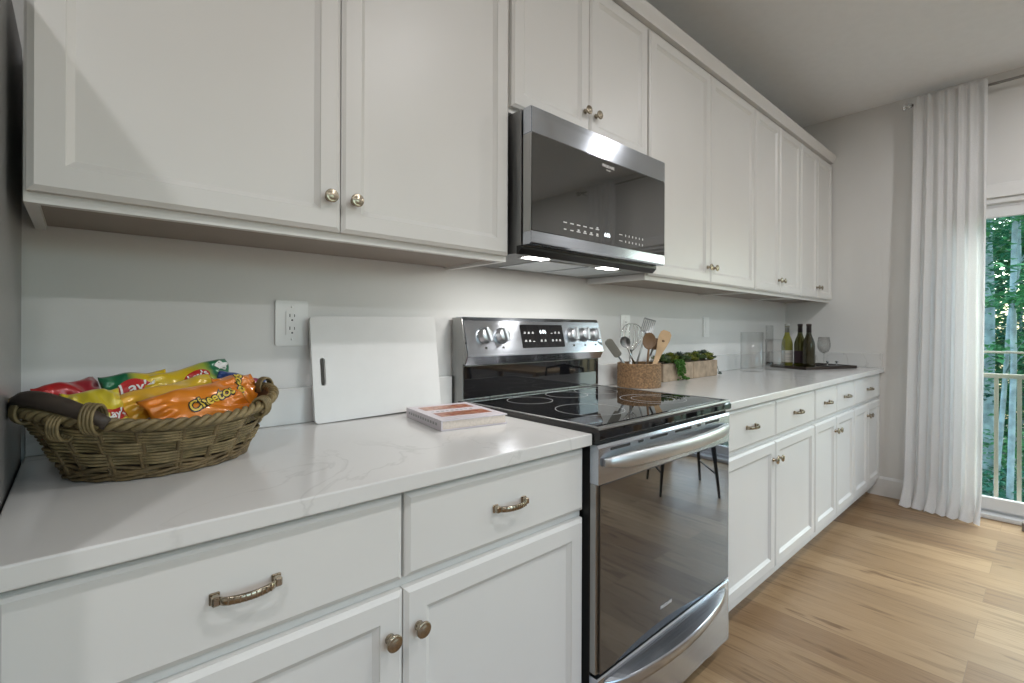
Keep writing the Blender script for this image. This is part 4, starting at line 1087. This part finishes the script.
# ------------------------------------------------------------------ curtain and rod
def curtain(y0t, y1t, ybl, ybr, label, seed, folds=8, gather=1.0):
    xr = 3.195; zr = 2.705
    o = thing('sheer_curtain', label, 'curtain', (xr, (y0t+y1t)/2, 0))
    b = bm_new(); NU, NZ = 150, 60; rr_ = random.Random(seed); ph = [rr_.uniform(0, 6.28) for _ in range(6)]
    fk = [((q+.5+rr_.uniform(-.32, .32))/folds, rr_.uniform(.35, .62)/folds, rr_.uniform(.010, .026)*(1 if q % 2 else -1), rr_.uniform(-.02, .02)) for q in range(folds)]
    g = []
    for j in range(NZ+1):
        f = j/NZ; z = .012+(zr+.030-.012)*f          # bottom to top
        dn = 1-f
        yl = y0t+(ybl-y0t)*dn**1.3; yr = y1t+(ybr-y1t)*dn
        if dn > .9: yl += .0; 
        row = []
        for i in range(NU+1):
            u = i/NU; y = yl+(yr-yl)*u
            w_ = u*folds*2*PI+2.6*math.sin(3.1*u*PI+ph[0])+.9*math.sin(1.6*dn+ph[1]+9*u)
            amp = .013*(.5+.5*math.sin(11*u+ph[2]+1.2*dn))*(.75+.6*dn**.7)+.003
            if f > .975: amp *= .55
            ff = sum(am*math.exp(-((u-c_-dr_*math.sin(3*dn+q_))/wd)**2) for q_, (c_, wd, am, dr_) in enumerate(fk))*(.55 if f > .975 else .75+.5*dn)
            x = xr-.012-.016*max(0, (f-.9)/.1)+ff+.0022*math.sin(u*70+3*math.sin(9*u))*(f**2)+.010*math.sin(2.2*dn+ph[3]+3*u)*dn
            kick = max(0, (dn-.93)/.07)
            x -= kick**1.6*(.050+.055*u)+.02*dn
            y += -kick**2*.020*math.sin(w_*.5+ph[4])*.8
            zz = z+kick*.012*abs(math.sin(w_*.5+ph[5]))
            if kick > 0: zz = max(.004, zz-.008*kick)
            if f > .985: zz += .006*math.sin(w_*2)
            if f < .99 and abs(z-zr) < .02: x = x*1
            row.append(b.verts.new((x, y, zz)))
        g.append(row)
    for j in range(NZ):
        for i in range(NU):
            fc = b.faces.new((g[j][i], g[j][i+1], g[j+1][i+1], g[j+1][i])); fc.smooth = True
    obj('sheer_fabric', b, M['sheer'], o, recalc=False)
    # hems: side and rod pocket
    b = bm_new()
    for i in (0, NU):
        pts = []
    for (ia, ib) in ((0, 5), (NU-7, NU)):
        for j in range(NZ):
            yo = .0012
            q = [(g_i, g_j) for g_i, g_j in ((ia, j), (ib, j), (ib, j+1), (ia, j+1))]
    b.free()
    me = o.children[0].data
    bb = bm_new(); W_ = NU+1
    co = [v.co.copy()+Vector(o.location) for v in me.vertices]
    def cell(i0, i1, j0, j1):
        gv = {}
        for j in range(j0, j1+1):
            for i in range(i0, i1+1):
                p = co[j*W_+i]; gv[(i, j)] = bb.verts.new((p.x-.0016, p.y, p.z))
        for j in range(j0, j1):
            for i in range(i0, i1):
                fc = bb.faces.new((gv[(i, j)], gv[(i+1, j)], gv[(i+1, j+1)], gv[(i, j+1)])); fc.smooth = True
    cell(0, 6, 0, NZ-1); cell(NU-9, NU, 0, NZ-1); cell(7, NU-10, NZ-2, NZ); cell(7, NU-10, 0, 1)
    obj('hem', bb, M['sheer'], o, recalc=False)
    return o
curtain(-.830, -1.185, -.785, -1.165, 'white sheer curtain pooling on the floor beside the glass door', 3, 13)
curtain(-2.40, -2.78, -2.42, -2.80, 'white sheer curtain on the far side of the glass door, reflected in the microwave', 6, 12)
t = thing('curtain_rod', 'thin metal curtain rod above the sliding glass door', 'curtain rod', (3.195, -1.85, 2.705))
b = bm_new(); tube(b, [(3.195, -.815, 2.705), (3.195, -2.89, 2.705)], .0085, 12); obj('rod', b, M['curtain_rod'], t)
for y, s in ((-.812, 1), (-2.893, -1)):
    b = bm_new(); lathe(b, [(0, -.004*s), (.014, -.004*s), (.014, .006*s), (.021, .008*s), (.021, .016*s), (.011, .019*s), (.011, .026*s), (.025, .030*s), (.025, .040*s), (.012, .046*s), (0, .046*s)], 20, (3.195, y, 2.705), axis='y'); obj('finial', b, M['chrome'], t)
for y in (-.845, -2.86):
    b = bm_new(); tube(b, [(3.299, y, 2.69), (3.21, y, 2.69), (3.195, y, 2.694)], .005, 8); box(b, 3.293, 3.2995, y-.015, y+.015, 2.665, 2.715, .002); obj('bracket', b, M['curtain_rod'], t)

# ------------------------------------------------------------------ balcony railing
t = thing('balcony_railing', 'tan metal balcony railing outside the glass door', 'railing', (3.5, -1.76, 0))
b = bm_new(); box(b, 3.485, 3.515, -2.75, -.86, 1.036, 1.050, .003); obj('top_rail', b, M['rail'], t)
b = bm_new(); box(b, 3.482, 3.518, -2.75, -.86, .874, .902, .003); obj('handrail', b, M['rail'], t)
b = bm_new(); box(b, 3.482, 3.518, -2.75, -.86, .040, .066, .003); obj('bottom_rail', b, M['rail'], t)
k = 0
yb = -1.104+.105*2
while yb > -2.72:
    b = bm_new(); box(b, 3.4895, 3.5105, yb-.0105, yb+.0105, .0665, .8735, .002); obj('baluster', b, M['rail'], t); yb -= .105
for y in (-.87, -2.74):
    b = bm_new(); box(b, 3.480, 3.520, y-.018, y+.018, -.05, 1.06, .003); obj('post', b, M['rail'], t)
b = bm_new(); box(b, 3.441, 3.60, -2.8, -.8, -.12, -.052); tag(obj('balcony_ledge', b, M['vinyl']), 'narrow pale ledge carrying the balcony railing', 'ledge')

tag(obj('lawn', box(bm_new(), -14, 14, -30, -6, -3.2, -3.0), M['ground']), 'ground outside the rear window', 'ground', kind='structure')
# ------------------------------------------------------------------ forest outside
tag(obj('forest_ground', box(bm_new(), 4.5, 30, -14, 14, -3.3, -3.0), M['ground']), 'dark forest ground beyond the balcony', 'ground', kind='structure')
del_key = None
def foliage(c, rad, n, m, parent, seed, size=.09, nm='foliage'):
    r_ = random.Random(seed); vs = []; fs = []
    cl = [(Vector((r_.gauss(0, .45), r_.gauss(0, .45), r_.gauss(0, .45)))) for _ in range(14)]
    for k in range(n):
        q = cl[k % 14]; p = Vector((q.x*rad[0], q.y*rad[1], q.z*rad[2]))+Vector((r_.gauss(0, .22)*rad[0], r_.gauss(0, .22)*rad[1], r_.gauss(0, .10)*rad[2]))+Vector(c)
        a = r_.uniform(0, 2*PI); d = Vector((math.cos(a), math.sin(a), r_.uniform(-.7, .1))).normalized(); s = d.cross(Vector((r_.uniform(-.3, .3), r_.uniform(-.3, .3), 1))).normalized()
        L = size*r_.uniform(.6, 1.4); w_ = L*.36; i0 = len(vs); nn_ = s.cross(d)*L*.12
        vs += [p, p+d*L*.45+s*w_+nn_, p+d*L, p+d*L*.45-s*w_+nn_]; fs += [(i0, i0+1, i0+2), (i0, i0+2, i0+3)]
    me = bpy.data.meshes.new(nm); o0 = origin(parent); me.from_pydata([tuple(v-o0) for v in vs], [], fs); me.materials.append(m)
    o = bpy.data.objects.new(nm, me); COL.objects.link(o); o.parent = parent; return o
def tree(x, y, r, lean, crowns, label, seed, m='leaf_a', top=7.5, group=None):
    t = thing('tree', label, 'tree', (x, y, -3.0), 0, group)
    b = bm_new(); r_ = random.Random(seed); pts = []; rr = []
    for k in range(12):
        u = k/11; pts.append((x+lean[0]*u*10+r_.uniform(-.03, .03), y+lean[1]*u*10+r_.uniform(-.03, .03), -3.02+u*(top+3))); rr.append(r*(1.15-.6*u))
    tube(b, pts, rr, 12)
    for q in range(5):
        k = r_.randint(5, 10); p = Vector(pts[k]); a = r_.uniform(0, 6.28)
        tube(b, [p, p+Vector((math.cos(a)*.5, math.sin(a)*.5, .35)), p+Vector((math.cos(a)*1.1, math.sin(a)*1.1, .6))], [r*.35, r*.2, r*.08], 6)
    obj('trunk', b, M['bark'], t)
    for k, (c, rad, n) in enumerate(crowns): foliage(c, rad, n, M[m], t, seed*10+k)
    return t
TG = 'trees in the wood outside'
tree(7.6, -1.13, .032, (-.000, .000), [((7.5, -1.2, 2.6), (.9, 1.6, .8), 2600), ((7.2, -1.9, 1.6), (.8, 1.0, .5), 1500)], 'pale trunk tree nearest the curtain edge, bright leaves above the rail', 21, 'leaf_b', group=TG)
tree(10.5, -.72, .075, (.0, -.006), [((9.5, -1.0, 4.0), (1.2, 2.5, 1.0), 2600), ((9.0, -.6, 2.0), (1.0, 1.6, .6), 1600)], 'tall straight pale tree seen between the first balusters', 22, group=TG)
tree(9.0, -1.30, .05, (.0, -.010), [((9.2, -1.6, 3.0), (1.0, 1.8, .8), 2200)], 'slim pale tree standing at the right edge of the view', 23, group=TG)
tree(8.2, -.86, .03, (.0, -.045), [((8.4, -1.5, .9), (.9, 1.5, .5), 1800)], 'thin leaning sapling crossing behind the balusters', 24, 'leaf_b', top=5, group=TG)
tree(12.5, -1.75, .12, (.0, .004), [((12, -1.5, 4.5), (1.5, 3, 1.5), 2800), ((12, -.6, 1.0), (1.2, 3, 1.0), 2400)], 'thick grey-green tree deepest behind the railing', 25, group=TG)
tree(11.0, -3.2, .15, (.0, .0), [((11, -3.2, 4), (1.3, 2.4, 1.5), 2400), ((10, -3.4, 1), (1.2, 2.0, 1.0), 2000)], 'broad tree right of the visible door opening', 26, group=TG)
tree(9.5, 1.0, .13, (.0, .0), [((9.5, .9, 3.5), (1.3, 1.6, 1.5), 2400), ((9.5, .8, .5), (1.2, 1.5, 1.0), 2000)], 'leafy tree hidden behind the sheer curtain', 27, 'leaf_b', group=TG)
for k, (x, y, z, m, lb) in enumerate(((8.6, -1.0, -1.0, 'leaf_a', 'low teal bush at the foot of the leaning sapling'), (10.0, -1.8, -.8, 'leaf_b', 'bright green bush below the right edge trees'), (13.5, -.4, 0.2, 'leaf_a', 'tall dark bush far behind the balusters'),
        (14.5, -2.2, 2.0, 'leaf_a', 'dense dark thicket closing the view on the right'), (14.5, .6, 2.0, 'leaf_a', 'dense dark thicket closing the view behind the curtain'), (15, -1.0, 4.6, 'leaf_b', 'high pale green canopy at the back of the wood'), (11.5, -1.0, 1.6, 'leaf_b', 'bright mid-height thicket filling the gap between trunks'))):
    t = thing('bush' if k < 3 else 'thicket', lb, 'bush', (x, y, -3.0), 0, None)
    b = bm_new()
    for q in range(6):
        a = q*1.05; tube(b, [(x, y, -3.02), (x+.3*math.cos(a), y+.4*math.sin(a), -2), (x+.7*math.cos(a), y+1.0*math.sin(a), z-.1)], [.04, .03, .012], 6)
    obj('stems', b, M['bark'], t)
    big = k >= 3
    foliage((x, y, z), (1.0, 2.6 if big else 1.5, 2.6 if big else 1.1), 5200 if big else 2600, M[m], t, 90+k, .16 if big else .09)
    if big: foliage((x+1.0, y, z-3.2), (1.0, 2.8, 2.0), 3200, M[m], t, 190+k, .16)
    else: foliage((x, y, z-1.2), (.9, 1.4, .9), 1500, M[m], t, 290+k, .10)

# ------------------------------------------------------------------ metal cafe chair (seen in the oven door) and table leg
def chair(cx, cy, rot, label, proto=None):
    if proto is not None: return dup(proto, (cx, cy, 0), rot, label, 'black metal dining chairs')
    t = thing('dining_chair', label, 'chair', (cx, cy, 0), rot, 'black metal dining chairs')
    b = bm_new(); prism(b, rrect(-.18, .18, -.18, .18, .04), 'z', .435, .452, .003); obj('seat', b, M['blackm'], t, world=False)
    for sx in (-1, 1):
        for sy in (-1, 1):
            b = bm_new(); tube(b, [(sx*.205, sy*.205, .0), (sx*.185, sy*.185, .22), (sx*.165, sy*.165, .435)], [.013, .021, .032], 8, flat=(1, .6)); obj('leg', b, M['blackm'], t, world=False)
    for s in (-1, 1):
        b = bm_new(); tube(b, [(s*.192, -.192, .16), (s*.192, .192, .16)], .006, 6); obj('stretcher', b, M['blackm'], t, world=False)
    b = bm_new(); tube(b, [(-.185, -.185, .25), (.185, -.185, .25)], .006, 6); obj('stretcher', b, M['blackm'], t, world=False)
    b = bm_new(); tube(b, [(-.165, .17, .45), (-.175, .20, .70), (-.16, .215, .84), (0, .225, .87), (.16, .215, .84), (.175, .20, .70), (.165, .17, .45)], .011, 8); obj('back_frame', b, M['blackm'], t, world=False)
    b = bm_new(); prism(b, [(-.035, .45), (.035, .45), (.045, .86), (-.045, .86)], 'y', .195, .199)
    obj('back_splat', b, M['blackm'], t, world=False)
    return t
ch = chair(2.36, -1.73, math.radians(45), 'black metal dining chair near the glass door, reflected in the oven')
t = thing('dining_table', 'light wood dining table whose leg foot shows at the right edge', 'table', (2.72, -2.35, 0))
b = bm_new()
b.free()
obj('tabletop', box(bm_new(), 2.42, 3.02, -3.4, -2.15, .72, .75, .004), M['wood_l'], t)
for x in (2.46, 2.98):
    for y in (-3.36, -2.19): obj('leg', box(bm_new(), x-.025, x+.025, y-.025, y+.025, 0, .7195, .003), M['wood_l'], t)
o = thing('door_stop_block', 'small grey-tan block on the floor by the glass door', 'block', (3.178, -1.372, 0))
obj('block_body', box(bm_new(), 3.155, 3.20, -1.41, -1.335, 0, .05, .003), mat('taupe_block', (.22, .20, .17), .6), o)
chair(2.15, -2.75, math.radians(95), 'black metal dining chair on the kitchen side of the table', ch)
# ------------------------------------------------------------------ recessed ceiling lights
CL = None
names = ['over the refrigerator side', 'in front of the range', 'nearest the glass door', 'rear left of the room', 'rear middle of the room', 'rear right by the dining table']
for (cx, cy), nm in zip(CANS, names):
    if CL is None:
        CL = thing('recessed_light', 'white recessed ceiling light '+nm, 'ceiling light', (cx, cy, CEIL-.012), 0, 'recessed ceiling lights')
        b = bm_new(); lathe(b, [(.072, 0), (.095, .004), (.095, .0115), (.072, .0115)], 40, closed=True); obj('trim_ring', b, M['trim'], CL, world=False)
        b = bm_new(); lathe(b, [(0, .006), (.072, .006), (.072, .010), (0, .010)], 32); obj('lens', b, M['canlens'], CL, world=False)
    else: dup(CL, (cx, cy, CEIL-.012), 0, 'white recessed ceiling light '+nm, 'recessed ceiling lights')
